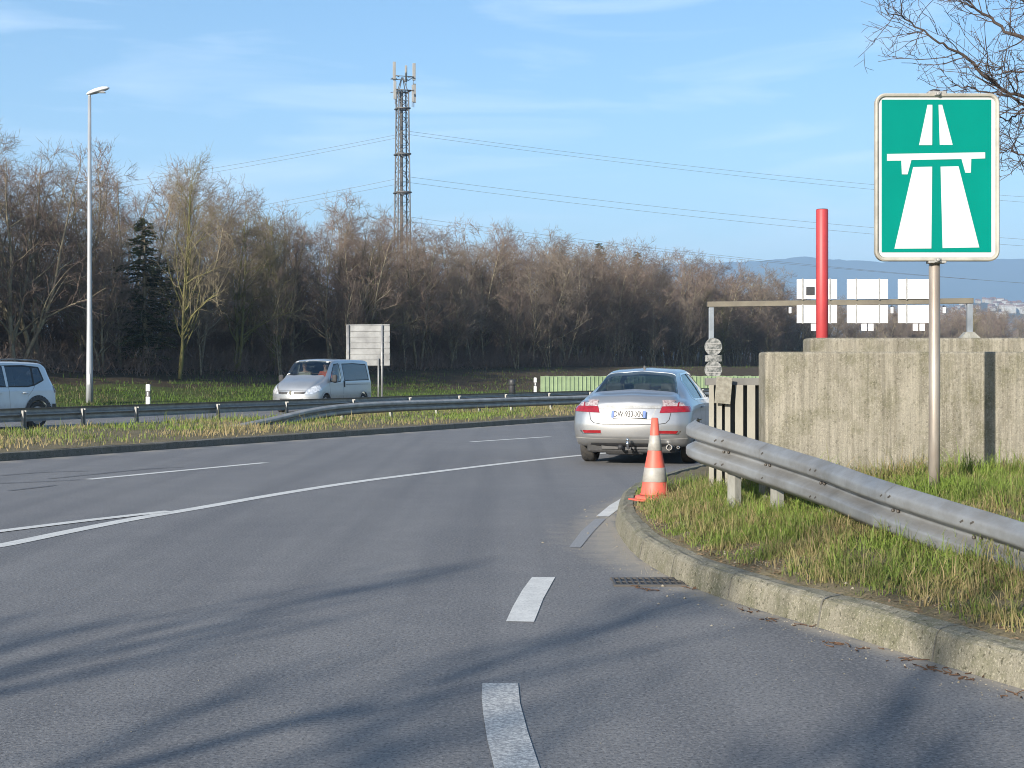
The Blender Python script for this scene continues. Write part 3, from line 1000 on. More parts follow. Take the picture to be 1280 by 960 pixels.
# near tree off the right edge: its bare branches reach into the sky at upper right
M['bark_near'] = mat('dark_grey_bark', (0.075, 0.058, 0.05), (0.045, 0.036, 0.032), 8.0, 0.9, spec=0.1)
def near_branches():
    rs = np.random.RandomState(14)
    e = empty('bare_tree', (11.2, 20.5, 0.3))
    Y = 20.0
    def pt(x, y, dy=0.0):
        d = Y + dy
        return np.array([(x - 640) / 1780 * d - 11.2, d - 20.5, 1.4 + (466 - y) / 1780 * d - 0.3])
    trunk = catmull([(0, 0, 0), (0.05, 0.05, 1.6), (-.05, 0, 3.0), (.1, -.05, 4.4), (.15, 0, 6.2), (.0, .1, 8.2), (.1, .1, 10.2)], 3)
    limbs = [(trunk, np.linspace(.19, .03, len(trunk)))]
    twigs = []
    mains = [
        ([trunk[9], pt(1400, 190, .4), pt(1330, 150, .3), pt(1280, 124, .1), pt(1235, 100, -.1), pt(1205, 70, -.2), pt(1172, 52, -.3), pt(1140, 28, -.3), pt(1106, 10, -.4)], .038),
        ([trunk[11], pt(1420, 110, -.5), pt(1340, 70, -.6), pt(1280, 48, -.5), pt(1245, 28, -.4), pt(1215, 5, -.4), pt(1190, -14, -.3)], .045),
        ([trunk[8], pt(1410, 200, -.6), pt(1345, 160, -.5), pt(1290, 136, -.4), pt(1255, 120, -.3), pt(1225, 112, -.2), pt(1188, 106, -.1)], .035),
        ([trunk[7], pt(1400, 240, .6), pt(1330, 205, .5), pt(1290, 196, .4), pt(1268, 190, .4), pt(1246, 182, .4)], .028),
        ([trunk[8], pt(1400, 150, .9), pt(1330, 130, .9), pt(1285, 136, .8), pt(1262, 148, .7), pt(1244, 142, .6)], .028),
        ([trunk[13], pt(1440, 40, 0), pt(1360, 0, 0), pt(1290, -20, 0), pt(1230, -45, 0)], .05),
        ([trunk[12], pt(1430, 60, .8), pt(1350, 20, .8), pt(1285, 4, .7), pt(1250, -12, .6)], .04),
        ([trunk[10], pt(1420, 130, -1.), pt(1350, 100, -1.), pt(1300, 88, -.9), pt(1262, 90, -.8), pt(1232, 82, -.7)], .03),
    ]
    for pts, r in mains:
        c = catmull(pts, 5)
        c[1:-1] += rs.normal(0, .018, c[1:-1].shape)
        rr = np.linspace(r, .007, len(c))
        limbs.append((c, rr))
        n = len(c)
        for i in range(int(n * .62)):
            k = rs.randint(int(n * .30), n - 1)
            d = c[k + 1] - c[k] if k + 1 < n else c[k] - c[k - 1]
            L = rs.uniform(.35, 1.15)
            bp, br = grow(rs, c[k], side_dir(rs, d, rs.uniform(.45, .95)), L, max(.006, rr[k] * .5), .004, 6, .02, .17)
            twigs.append((bp, br))
            for j in range(4):
                q = rs.randint(1, 6)
                cp, cr = grow(rs, bp[q], side_dir(rs, bp[q] - bp[q - 1], rs.uniform(.5, 1.1)), L * rs.uniform(.25, .5), .0045, .003, 3, .02, .2)
                twigs.append((cp, cr))
                for g in range(2):
                    gp, gr = grow(rs, cp[rs.randint(1, 4)], side_dir(rs, cp[3] - cp[2], rs.uniform(.5, 1.1)), L * rs.uniform(.1, .22), .0035, .003, 2, .03, .2)
                    twigs.append((gp, gr))
    link('trunk', tube_mesh('trunk', limbs, 6), M['bark_near'], e)
    link('crown', tube_mesh('crown', twigs, 3, False), M['bark_near'], e)
    tag(e, 'near bare tree whose dark branches reach in at the upper right', 'tree')
near_branches()

# trees standing behind the camera: their branches throw the shadows on the road and the kerb
def shadow_tree(x, y, fork, H, seed, nl, label, rb=.20):
    rs = np.random.RandomState(seed)
    sp, sr = grow(rs, (0, 0, -.1), (0, 0, 1), fork + .1, rb, rb * .8, 6, .02, .03)
    limbs, twigs = [(sp, sr)], []
    for i in range(nl):
        a = 2 * PI * i / nl + rs.uniform(-.3, .3)
        L = (H - fork) * rs.uniform(.9, 1.25)
        bp, br = grow(rs, sp[-1] - [0, 0, rs.uniform(0, .9)], (math.cos(a) * 1.0, math.sin(a) * 1.0, rs.uniform(.3, .9)), L * 1.9, rb * rs.uniform(.34, .52), .016, 9, .05, .09)
        limbs.append((bp, br))
        for j in range(8):
            k = rs.randint(2, 9)
            cp, cr = grow(rs, bp[k], side_dir(rs, bp[k] - bp[k - 1], rs.uniform(.5, .95)), L * rs.uniform(.35, .7), br[k] * .65, .010, 6, .05, .12)
            limbs.append((np.vstack([cp]), cr))
            for g in range(6):
                k2 = rs.randint(1, 7)
                gp, gr = grow(rs, cp[k2], side_dir(rs, cp[k2] - cp[k2 - 1], rs.uniform(.4, .9)), L * rs.uniform(.15, .35), .011, .006, 4, .05, .15)
                twigs.append((gp, gr))
                for h in range(3):
                    hp, hr = grow(rs, gp[rs.randint(1, 5)], side_dir(rs, gp[2] - gp[1], rs.uniform(.4, .9)), L * rs.uniform(.08, .2), .006, .004, 3, .05, .15)
                    twigs.append((hp, hr))
    e = empty('bare_tree', (x, y, -.02))
    link('trunk', tube_mesh('trunk', limbs, 6), M['bark'], e)
    link('crown', tube_mesh('crown', twigs, 3, False), M['twig'], e)
    tag(e, label, 'tree')
shadow_tree(-9.6, -7.9, 4.0, 5.5, 31, 8, 'bare tree behind the camera that shades the road', .19)
shadow_tree(-5.5, -8.1, 4.0, 5.5, 35, 7, 'lower bare tree behind the camera beside the other', .17)
# ------------------------------------------------------------ concrete wall, block, red post
M['red'] = mat('red_paint', (0.38, 0.038, 0.042), (0.29, 0.033, 0.036), 3, 0.5)
def concrete():
    b = MB()
    b.box((0, 0, 0), (8.2, .34, 1.72), None, .022)
    o = b.build('concrete_wall', M['wall'])
    o.location = (2.10 + 4.1, 11.97, .715)
    tag(o, 'tall board-marked concrete wall behind the green sign post', 'wall')
    h = MB()
    for x, z in ((-3.83, -.12), (-2.80, -.14), (.6, -.12), (-.05, .35)):
        h.lathe([(.022, 0), (.026, .006), (.026, .008)], 14, Matrix.Translation((x, -.172, z)) @ Matrix.Rotation(rad(90), 4, 'X'))
    h.build('tie_hole_plug', M['post'], o)
    b = MB()
    b.box((0, 0, 0), (9.0, .40, 1.75), None, .03)
    o = b.build('concrete_block', M['wall'])
    o.location = (3.10 + 4.5, 15.0, .89)
    tag(o, 'second concrete wall whose top shows just above the first', 'wall')
    e = empty('red_post', (3.92, 18.0, .12))
    b = MB(); b.lathe([(.076, 0), (.076, 3.335), (.070, 3.345)], 28); b.build('post_tube', M['red'], e)
    b = MB(); b.lathe([(.071, 3.343), (.071, 3.349), (0, 3.350)], 28); b.build('end_cap', M['dark'], e)
    b = MB(); b.lathe([(.14, -.02), (.14, .012), (.08, .02)], 24); b.build('base_flange', M['red'], e)
    tag(e, 'tall plain red round post standing behind the concrete walls', 'post')
concrete()

# ------------------------------------------------------------ metal railing at the wall's left end
M['rail_grey'] = mat('dusty_grey_paint', (0.26, 0.25, 0.21), (0.19, 0.18, 0.15), 5, 0.7, stretch=(1, 1, .4), bump=.001)
M['rail_dark'] = mat('dark_grey_handrail', (0.17, 0.165, 0.15), (0.12, 0.118, 0.11), 5, 0.6)
M['plate_grey'] = mat('speckled_plate', (0.24, 0.23, 0.19), (0.15, 0.14, 0.11), 30, 0.7)
def railing():
    e = empty('bar_railing', (1.86, 13.45, .15))
    b = MB(); b.box((.92, .10, 1.165), (1.9, .09, .07), Matrix.Rotation(rad(4), 4, 'Z'), .006); b.build('handrail', M['rail_dark'], e)
    b = MB(); b.box((.125, -.085, 1.085), (.15, .012, .25), Matrix.Rotation(rad(5), 4, 'Y'), .003)
    b.build('end_plate', M['plate_grey'], e)
    xs = [0.0, .075, .155, .265, .38, .515, .66, .805, .95]
    for i, x in enumerate(xs):
        b = MB()
        w = [.046, .05, .05, .075, .075, .075, .075, .075, .075][i]
        # I-shaped bar: face plate towards the road, web, back plate
        b.box((0, 0, .56), (w, .008, 1.15)); b.box((w * .42, .055, .56), (.008, .10, 1.15)); 
        o = b.build('bar', M['rail_grey'], e); o.location = (x + .02, -.02 + x * .07, 0); o.rotation_euler = (0, 0, rad(-8))
        b = MB(); b.box((w * .5 + .042, .125, .56), (.045, .01, 1.15)); o = b.build('back_bar', M['rail_dark'], e); o.location = (x + .02, -.02 + x * .07, 0)
    tag(e, 'grey metal bar railing between the silver sedan and the concrete wall', 'railing')
railing()

# ------------------------------------------------------------ W-beam guard rails
WPROF = [(0.0, .155), (.010, .152), (.062, .124), (.080, .110), (.085, .094), (.085, .062), (.078, .044), (.012, .014), (.0, .005),
         (.0, -.005), (.012, -.014), (.078, -.044), (.085, -.062), (.085, -.094), (.080, -.110), (.062, -.124), (.010, -.152), (0.0, -.155)]
def guardrail(name, path, side, label, post_at, mat_beam, mat_post, depth=.31, post_w=.10, bolts=False, group=None):
    """path: (n,3) centre of the beam; side +1: the waves face the left of the path"""
    path = np.asarray(path, float)
    T = np.gradient(path, axis=0); T[:, 2] = 0; T /= np.linalg.norm(T, axis=1, keepdims=True)
    Nn = np.stack([-T[:, 1], T[:, 0], np.zeros(len(T))], 1) * side
    e = empty(name, tuple(path[0] * [1, 1, 0]))
    org = path[0] * [1, 1, 0]
    pr = catmull(WPROF, 2)
    k = depth / .31
    th = .004
    outer = [(u, v * k) for u, v in pr]
    tng = np.gradient(pr, axis=0); tng /= np.linalg.norm(tng, axis=1, keepdims=True)
    inner = [(u - abs(tt[1]) * th - .0005, v * k - (tt[0]) * th * .5) for (u, v), tt in zip(pr, tng)]
    loop = outer + inner[::-1]
    P = np.stack([path - org + Nn * u + np.array([0, 0, v]) for u, v in loop], 1)
    P = np.concatenate([P, P[:, :1]], 1)
    if side < 0: P = P[:, ::-1]
    me = grid_mesh('beam', P, True)
    o = link('beam', me, mat_beam, e)
    # close the ends
    bm = bmesh.new(); bm.from_mesh(me); bmesh.ops.remove_doubles(bm, verts=bm.verts, dist=1e-5); bmesh.ops.holes_fill(bm, edges=bm.edges, sides=0); bmesh.ops.recalc_face_normals(bm, faces=bm.faces)
    bm.to_mesh(me); bm.free()
    d = np.concatenate([[0], np.cumsum(np.linalg.norm(np.diff(path[:, :2], axis=0), axis=1))])
    for s, ground_z in post_at:
        c = np.array([np.interp(s, d, path[:, j]) for j in range(3)]) - org
        t = np.array([np.interp(s, d, T[:, j]) for j in range(3)]); t /= np.linalg.norm(t)
        n_ = np.array([-t[1], t[0], 0]) * side
        ang = math.atan2(t[1], t[0])
        top = c[2] + .10; h = top - ground_z + .12
        b = MB()
        # C-shaped post
        b.box((0, 0, h / 2 - .12 + ground_z), (post_w, .006, h))
        b.box((-post_w / 2 + .003, .03, h / 2 - .12 + ground_z), (.006, .054, h))
        b.box((post_w / 2 - .003, .03, h / 2 - .12 + ground_z), (.006, .054, h))
        q = b.build('post', mat_post, e)
        q.location = (c[0] - n_[0] * .045, c[1] - n_[1] * .045, 0)
        q.rotation_euler = (0, 0, ang + (PI if side < 0 else 0) + PI if side > 0 else ang)
        def nb(b_):
            q = b_.build('bolt', M['bolt'], e)
            q.location = (c[0], c[1], 0); q.rotation_euler = (0, 0, math.atan2(n_[1], n_[0]) - PI / 2)
        if depth is None or not bolts: continue
        for dz in (.088 * k, -.088 * k):
            for ds in (-.045, .045):
                b = MB(); b.box((ds, .085, dz + c[2]), (.030, .008, .010), Matrix.Rotation(rad(25), 4, 'Y')); nb(b)
        for ds in (-.03, .03):
            b = MB(); b.lathe([(.011, 0), (.011, .012), (.006, .016)], 8, Matrix.Translation((ds, .006, c[2])) @ Matrix.Rotation(rad(-90), 4, 'X')); nb(b)
    # overlapping splices
    for s, g_ in post_at[1::2]:
        i = int(np.argmin(abs(d - s)))
        if 2 < i < len(path) - 3:
            seg = slice(i - 2, i + 1)
            Q = np.stack([path[seg] - org + Nn[seg] * (u + .0035) + np.array([0, 0, v * k * 1.005]) for u, v in pr], 1)
            if side > 0: Q = Q[:, ::-1]
            link('lap_joint', grid_mesh('lap_joint', Q[:, ::-1] if side > 0 else Q[:, ::-1], True), mat_beam, e)
    tag(e, label, 'guard rail', group)
    return e

def zc(y, s):
    return 1.4 - (y - 466) / s
near_pts = [(1.50, 12.15, .985 - .155), (1.56, 11.95, .98 - .155), (1.72, 11.55, .955 - .155), (1.99, 11.0, .885 - .155), (2.16, 9.9, .775 - .155), (2.30, 8.9, .685 - .155), (2.58, 8.3, .60 - .155), (2.83, 7.88, .535 - .155), (3.4, 7.1, .45 - .155), (4.2, 6.2, .30 - .155), (5.2, 5.2, .1 - .155)]
def P3(x, ytop, s):   # beam-top point seen at (x, ytop) at s px per metre
    return ((x - 640) / s, 1780 / s, 1.4 - (ytop - 466) / s - .155)
near_pts = [P3(879, 525, 144), P3(871, 526, 147), P3(874, 530, 150), P3(905, 540, 154), P3(960, 556, 161), P3(1030, 577, 175), P3(1100, 601, 193), P3(1190, 629, 210), P3(1280, 656, 226), P3(1400, 700, 252), P3(1560, 780, 295)]
near = resample(catmull(near_pts, 8), .09)
def near_rail():
    d = np.concatenate([[0], np.cumsum(np.linalg.norm(np.diff(near[:, :2], axis=0), axis=1))])
    posts = []
    for xx in (908, 962, 1030, 1118, 1222):
        px = 640 + near[:, 0] / near[:, 1] * 1780
        i = int(np.argmin(abs(px[6:] - xx))) + 6
        z = float(verge_z(np.array([near[i, 0]]), np.array([near[i, 1]]))[0][0])
        posts.append((d[i], z))
    return guardrail('guard_rail', near, -1, 'near grey guard rail curving through the grass below the green sign', posts, M['galv'], M['post'], depth=.335, bolts=True)
near_rail()

# median rail seen from behind (waves face the far carriageway)
mr = catmull([(-22.5, 8, .44), (-16.2, 21.0, .44), (-11.15, 32.6, .44), (-8.25, 39.2, .44), (-5.0, 46.7, .44), (-0.9, 56.0, .44), (5.0, 66.8, .44), (13.6, 79.4, .44), (27.6, 96, .44)], 8)
mr = resample(mr, .5)
def med_rail():
    d = np.concatenate([[0], np.cumsum(np.linalg.norm(np.diff(mr[:, :2], axis=0), axis=1))])
    base = d[int(np.argmin(abs(mr[:, 1] - 32.6)))]
    posts = [(base - 4.0, .12)]
    px = 640 + mr[:, 0] / np.maximum(mr[:, 1], 1) * 1780
    for xx in (28, 98, 162, 273, 360):
        posts.append((d[int(np.argmin(abs(px - xx)))], .12))
    s = posts[-1][0] + 4
    while s < d[-1] - 1:
        posts.append((s, .12)); s += 4
    e = guardrail('guard_rail', mr, 1, 'long grey guard rail on the median seen from its back with posts in front', posts, M['galv_dull'], M['galv_dull'])
med_rail()
# ramp rail with its end sunk into the ground
rr_pts = [(-7.15, 31.8, -.02), (-6.55, 33.2, .03), (-5.9, 34.8, .16), (-5.2, 36.4, .33), (-4.45, 38.1, .42), (-3.3, 40.3, .45), (-1.4, 43.6, .45), (2.2, 49.6, .45), (7.2, 56.8, .45), (14.2, 67, .45), (24.2, 81, .45)]
rr = resample(catmull(rr_pts, 8), .4)
def ramp_rail():
    d = np.concatenate([[0], np.cumsum(np.linalg.norm(np.diff(rr[:, :2], axis=0), axis=1))])
    px = 640 + rr[:, 0] / rr[:, 1] * 1780
    posts = []
    for xx in (427, 495, 550, 599, 641):
        posts.append((d[int(np.argmin(abs(px - xx)))], .13))
    s = posts[-1][0] + 2.6
    while s < d[-1] - .5:
        posts.append((s, .13)); s += 2.6
    guardrail('guard_rail', rr, -1, 'grey guard rail on the median whose left end dives into the grass', posts, M['galv_dull'], M['post'])
ramp_rail()

# ------------------------------------------------------------ the motorway sign
M['sign_green'] = mat('sign_green', (0.0, 0.175, 0.138), (0.0, 0.16, 0.126), 2, 0.7, spec=.05)
M['sign_white'] = mat('sign_white', (0.47, 0.485, 0.49), (0.43, 0.445, 0.45), 3, 0.5)
M['sign_rim'] = mat('sign_rim', (0.36, 0.345, 0.30), (0.25, 0.235, 0.20), 6, 0.6, bump=.001)
M['pole'] = mat('brown_stained_zinc', (0.30, 0.27, 0.235), (0.20, 0.165, 0.135), 8, 0.5, 0.35, 0.0008, 60, stretch=(1, 1, .2))
def rrect(w, h, r, n=6):
    pts = []
    for cx, cz, a0 in ((w / 2 - r, h / 2 - r, 0), (-w / 2 + r, h / 2 - r, 90), (-w / 2 + r, -h / 2 + r, 180), (w / 2 - r, -h / 2 + r, 270)):
        for k in range(n + 1):
            a = rad(a0 + 90 * k / n); pts.append((cx + r * math.cos(a), cz + r * math.sin(a)))
    return pts
def motorway_sign():
    S = 171.0
    e = empty('motorway_sign', (3.085, 10.4, .50))
    zc_ = 1.4 + (466 - 223.5) / S - .50
    f = empty('tilt', (0, 0, 0)); bpy.data.objects.remove(f)
    R = Matrix.Translation((0, -.055, zc_)) @ Matrix.Rotation(rad(0.0), 4, 'Y')
    def q(x, y): return ((x - 1165.3) / S, (223.5 - y) / S)
    w, h = 154 / S, 208 / S
    def plate(poly, y0, y1, name, m, par=e):
        b = MB(); b.prism(poly, y0, y1, R); return b.build(name, m, par)
    # rim ring with depth
    b = MB()
    o_, i_ = rrect(w, h, .07), rrect(w - .055, h - .055, .05)
    n = len(o_)
    prof = [(o_, .020), (o_, -.022), (rrect(w - .018, h - .018, .065), -.030), (rrect(w - .04, h - .04, .055), -.026), (i_, -.012), (i_, .020)]
    rings = [[b.bm.verts.new(R @ Vector((p[0], y, p[1]))) for p in pr] for pr, y in prof]
    for a in range(len(rings)):
        r1, r2 = rings[a], rings[(a + 1) % len(rings)]
        for k in range(n): b.bm.faces.new((r1[k], r1[(k + 1) % n], r2[(k + 1) % n], r2[k]))
    b.build('rim', M['sign_rim'], e)
    fc = plate(rrect(w - .056, h - .056, .045), -.010, .014, 'face', M['sign_white'])
    gx0, gy0 = q(1096.5, 316.5); gx1, gy1 = q(1232.5, 127)
    plate([(gx0, gy0), (gx1, gy0), (gx1, gy1), (gx0, gy1)], -.0125, -.009, 'green_field', M['sign_green'])
    def sym(pts): return [q(1080 + x / 4, 100 + y / 4) for x, y in pts]
    shapes = [[(293, 134), (317, 134), (316, 334), (251, 334)], [(348, 134), (366, 134), (418, 333), (354, 333)],
              [(92, 378), (579, 370), (579, 400), (510, 402), (508, 471), (481, 471), (462, 403), (213, 408), (194, 479), (166, 479), (163, 411), (92, 412)],
              [(222, 443), (316, 441), (312, 847), (129, 848)], [(358, 441), (447, 439), (550, 842), (368, 845)]]
    for s in shapes:
        plate(sym(s), -.0150, -.0120, 'road_symbol', M['sign_white'])
    b = MB(); b.tube([(-.005, 0, -.35), (0, 0, .6), (0, 0, zc_ + h / 2 + .02)], .040, 20); b.build('pole', M['pole'], e)
    for dz in (h / 2 + .006, -h / 2 - .004):
        b = MB(); b.box((0, -.045, zc_ + dz), (.13, .07, .022), None, .004); b.box((0, -.085, zc_ + dz * .985), (.05, .012, .03), None, .003)
        b.lathe([(.014, 0), (.014, .012), (.006, .016)], 10, Matrix.Translation((0, -.092, zc_ + dz * .98)) @ Matrix.Rotation(rad(90), 4, 'X'))
        b.build('clamp', M['galv_dull'], e)
    b = MB(); b.lathe([(.042, 0), (.042, .012), (.02, .022)], 18, Matrix.Translation((0, 0, zc_ + h / 2 + .02))); b.build('pole_cap', M['dark'], e)
    tag(e, 'green road sign with white motorway and bridge symbol on a brown-grey pole', 'road sign')
motorway_sign()

# ------------------------------------------------------------ traffic cone
M['cone'] = mat('cone_orange', (0.58, 0.105, 0.07), (0.44, 0.085, 0.06), 9, 0.55, lo=.4, hi=.8)
M['cone_band'] = mat('dirty_reflective_band', (0.32, 0.315, 0.29), (0.24, 0.23, 0.21), 14, 0.5)
def cone():
    s = 134.0
    x, y = (818.5 - 640) / s, 1780 / s
    z0 = float(verge_z(np.array([x]), np.array([y]))[0][0])
    z0 = 1.4 - (623.5 - 466) / s
    e = empty('traffic_cone', (x, y, z0))
    px = [(4.3, 524), (6.1, 545), (8.7, 564), (12.8, 585), (15.3, 603), (17.6, 617), (19.5, 620)]
    zz = lambda yy: (624.5 - yy) / s
    b = MB()
    pr = [(.185, 0.0), (.188, .012), (.182, .026), (.160, .034), (.140, .040)] + [(r / s, zz(yy)) for r, yy in px[::-1]] + [(.026, .752), (.024, .756), (.018, .70)]
    b.lathe(pr, 40)
    o = b.build('cone_body', M['cone'], e)
    for (ra, ya), (rb, yb) in (((8.7, 564), (6.1, 545)), ((15.3, 603), (12.8, 585))):
        b = MB(); b.lathe([(ra / s + .001, zz(ya)), (ra / s + .003, zz(ya) + .002), (rb / s + .003, zz(yb) - .002), (rb / s + .001, zz(yb))], 40, None, True)
        b.build('reflective_band', M['cone_band'], e)
    b = MB(); b.box((0, 0, -.008), (.36, .36, .016), .5, .006); b.build('base', M['cone'], e)
    tag(e, 'orange and white traffic cone at the kerb nose', 'traffic cone')
cone()

# ------------------------------------------------------------ storm drain
def drain():
    x0, y0 = G(768, 729); x1, _ = G(852, 729)
    e = empty('storm_drain', ((x0 + x1) / 2, y0 + .02, 0))
    w = x1 - x0
    b = MB()
    for i in range(12):
        b.box((-w / 2 + (i + .0) * w / 11, 0, .004), (.012, .30, .018))
    b.box((0, -.16, .004), (w + .03, .022, .018)); b.box((0, .16, .004), (w + .03, .022, .018)); b.box((0, 0, .003), (w, .02, .016))
    b.build('grate', M['bolt'], e)
    b = MB(); b.box((0, 0, .0035), (w, .30, .003)); b.build('gully', M['black'], e)
    tag(e, 'iron storm drain grate in the gutter by the kerb', 'drain')
    e2 = empty('kerb_inlet', (1.13, 9.50, 0))
drain()
for o in [o for o in bpy.data.objects if o.name.startswith('kerb_inlet')]: bpy.data.objects.remove(o)

# ------------------------------------------------------------ street lamp
M['lamp_pole'] = mat('pale_zinc_pole', (0.40, 0.42, 0.44), (0.24, 0.26, 0.28), 1.2, 0.5, 0.3, stretch=(6, 6, .5))
M['glass_lamp'] = mat('lamp_glass', (0.75, 0.77, 0.8), None, 4, 0.15)
M['lamp_head'] = mat('lamp_head_paint', (0.62, 0.64, 0.66), None, 4, 0.4)
def street_lamp():
    e = empty('street_lamp', (-16.2, 54.6, bank_height(-16.2, 54.6) - .05))
    z0 = e.location.z
    top = 1.4 + (466 - 121) / 32.6 - z0
    b = MB(); b.lathe([(.135, 0), (.125, 1.2), (.105, 3.0), (.085, 6), (.062, top)], 18); b.build('pole', M['lamp_pole'], e)
    b = MB(); b.tube([(0, 0, top - .02), (0.0, 0, top + .09)], .05, 10); b.build('bracket', M['lamp_pole'], e)
    b = MB()
    secs = [(-.10, .06, .05), (0, .13, .10), (.22, .19, .14), (.48, .19, .14), (.68, .11, .09), (.76, .03, .03)]
    rings = []
    for x, ry, rz in secs:
        rings.append([b.bm.verts.new((x, ry * math.cos(a * PI / 6), top + .12 + x * .28 + rz * (1.0 if math.sin(a * PI / 6) > 0 else .45) * math.sin(a * PI / 6))) for a in range(12)])
    for i in range(len(rings) - 1):
        for k in range(12): b.bm.faces.new((rings[i][k], rings[i][(k + 1) % 12], rings[i + 1][(k + 1) % 12], rings[i + 1][k])).smooth = True
    b.bm.faces.new(rings[0]); b.bm.faces.new(rings[-1][::-1])
    h = b.build('lamp_head', M['lamp_head'], e)
    b = MB(); b.box((.40, 0, top + .12 + .40 * .28 - .065), (.42, .20, .03), Matrix.Rotation(0, 4, 'Y'), .012)
    b.build('lens', M['glass_lamp'], h)
    b = MB(); b.box((0, -.118, 1.0), (.11, .03, .42), None, .008); b.build('service_door', M['lamp_pole'], e)
    tag(e, 'tall pale street lamp with a single head above the wood', 'street lamp')
street_lamp()

# ------------------------------------------------------------ radio mast and wires
M['mast'] = mat('mast_zinc', (0.14, 0.14, 0.14), (0.08, 0.08, 0.08), .6, 0.7, 0.2)
M['antenna'] = mat('antenna_grey', (0.28, 0.28, 0.27), None, 1, 0.6)
def mast():
    D = 150.0; s = 1780 / D
    x = (503 - 640) / s
    e = empty('radio_mast', (x, D, 1.4), rad(20))
    H = (466 - 114) / s
    def hw(z): return .86 - .34 * z / H        # half width
    for sx in (-1, 1):
        for sy in (-1, 1):
            b = MB(); b.tube([(sx * hw(0), sy * hw(0), -2), (sx * hw(H), sy * hw(H), H)], .075, 6); b.build('leg', M['mast'], e)
    b = MB(); z = 0; n = 0
    while z < H - .1:
        z2 = min(H, z + 1.35 - .5 * z / H)
        a, c = hw(z), hw(z2)
        for q in range(4):
            R = Matrix.Rotation(q * PI / 2, 4, 'Z')
            p1, p2 = (a, -a, z), (c, c, z2)
            if n % 2: p1, p2 = (a, a, z), (c, -c, z2)
            b.tube([R @ Vector(p1), R @ Vector(p2)], .035, 4)
            b.tube([R @ Vector((a, a, z)), R @ Vector((a, -a, z))], .025, 4)
        z = z2; n += 1
    b.build('lattice', M['mast'], e)
    b = MB(); b.box((-.1, 0, H / 2), (.30, .12, H)); b.build('cable_ladder', M['mast'], e)
    for yy in (136, 193, 241):
        z = (466 - yy) / s
        b = MB(); r = hw(z) + .10
        for q in range(4):
            R = Matrix.Rotation(q * PI / 2, 4, 'Z'); b.tube([R @ Vector((r, r, z)), R @ Vector((r, -r, z))], .10, 5)
        b.build('platform', M['mast'], e)
    # crown frame and antennas
    b = MB()
    zt = H + 1.45
    for sx, sy in ((-1, -1), (-1, 1), (1, -1), (1, 1)):
        b.tube([(sx * .5, sy * .5, H - .2), (sx * .05, sy * .05, zt)], .05, 5)
        b.tube([(sx * .5, sy * .5, H), (sx * 1.0, sy * 1.0, H)], .045, 5)
        b.tube([(sx * .5, sy * .5, H + 1.4), (sx * 1.0, sy * 1.0, H + 1.4)], .045, 5)
    for q in range(4):
        R = Matrix.Rotation(q * PI / 2, 4, 'Z')
        b.tube([R @ Vector((.95, .95, H + 1.4)), R @ Vector((.95, -.95, H + 1.4))], .045, 5)
        b.tube([R @ Vector((.75, .75, H)), R @ Vector((.75, -.75, H))], .07, 5)
    b.build('head_frame', M['mast'], e)
    for ax, ay, z0, z1, r in ((-1.05, -.6, 1.1, 2.9, .15), (-.65, .8, 1.2, 3.0, .12), (1.1, -.6, 1.1, 2.9, .16), (.65, .9, 1.2, 2.95, .12), (1.35, .1, -1.1, .9, .15), (-.95, -.5, -1.0, .9, .15), (.95, -.7, -1.2, .6, .13)):
        b = MB(); b.box((ax, ay, H + (z0 + z1) / 2), (r * 2, r * 1.2, z1 - z0), None, .03); b.tube([(ax * .95, ay * .8, H + z0 - .5), (ax * .95, ay * .8, H + z1 - .2)], .04, 5)
        b.build('antenna', M['antenna'], e)
    tag(e, 'tall grey lattice mast with antennas rising above the wood', 'mast')
mast()
M['wire'] = mat('power_line_wire', (0.16, 0.17, 0.19), None, 1, 0.6, 0.3)
def wires():
    D = 151.5
    def p(x, y, d): return np.array([(x - 640) / 1780 * d, d, 1.4 + (466 - y) / 1780 * d])
    rows = [(163, 1090, 219, 'right', 'highest'), (167, 1090, 225, 'right', 'second highest'), (220, 1090, 273, 'right', 'third highest'), (227, 1090, 281, 'right', 'fourth highest'), (270, 1280, 345, 'right', 'lowest'), (276, 1000, 320, 'right', 'second lowest'),
            (167, 285, 199, 'left', 'uppermost'), (171, 285, 204, 'left', 'second'), (222, 400, 238, 'left', 'third'), (229, 400, 244, 'left', 'lowest')]
    for y0, x1, y1, side, rank in rows:
        a = p(503, y0, D)
        sl_ = (y1 - y0) / abs(x1 - 503)
        xe = 1900 if side == 'right' else -500
        d2 = 190.0
        ye = y0 + sl_ * abs(xe - 503) * .80
        c = p(xe, ye, d2)
        t = np.linspace(0, 1, 60)[:, None]
        pts = a * (1 - t) + c * t
        sag = (sl_ * .20 + .012) * abs(xe - 503) / 1780 * 170
        pts[:, 2] -= 4 * sag * (t * (1 - t))[:, 0] * .55
        V, F = tubes([(pts, np.full(60, .015))], 4)
        o = link('power_line', np_mesh('power_line', V, F.ravel(), np.full(len(F), 4)), M['wire'])
        tag(o, f'{rank} thin wire running {side} from the lattice mast', 'wire', 'wires strung from the lattice mast')
wires()

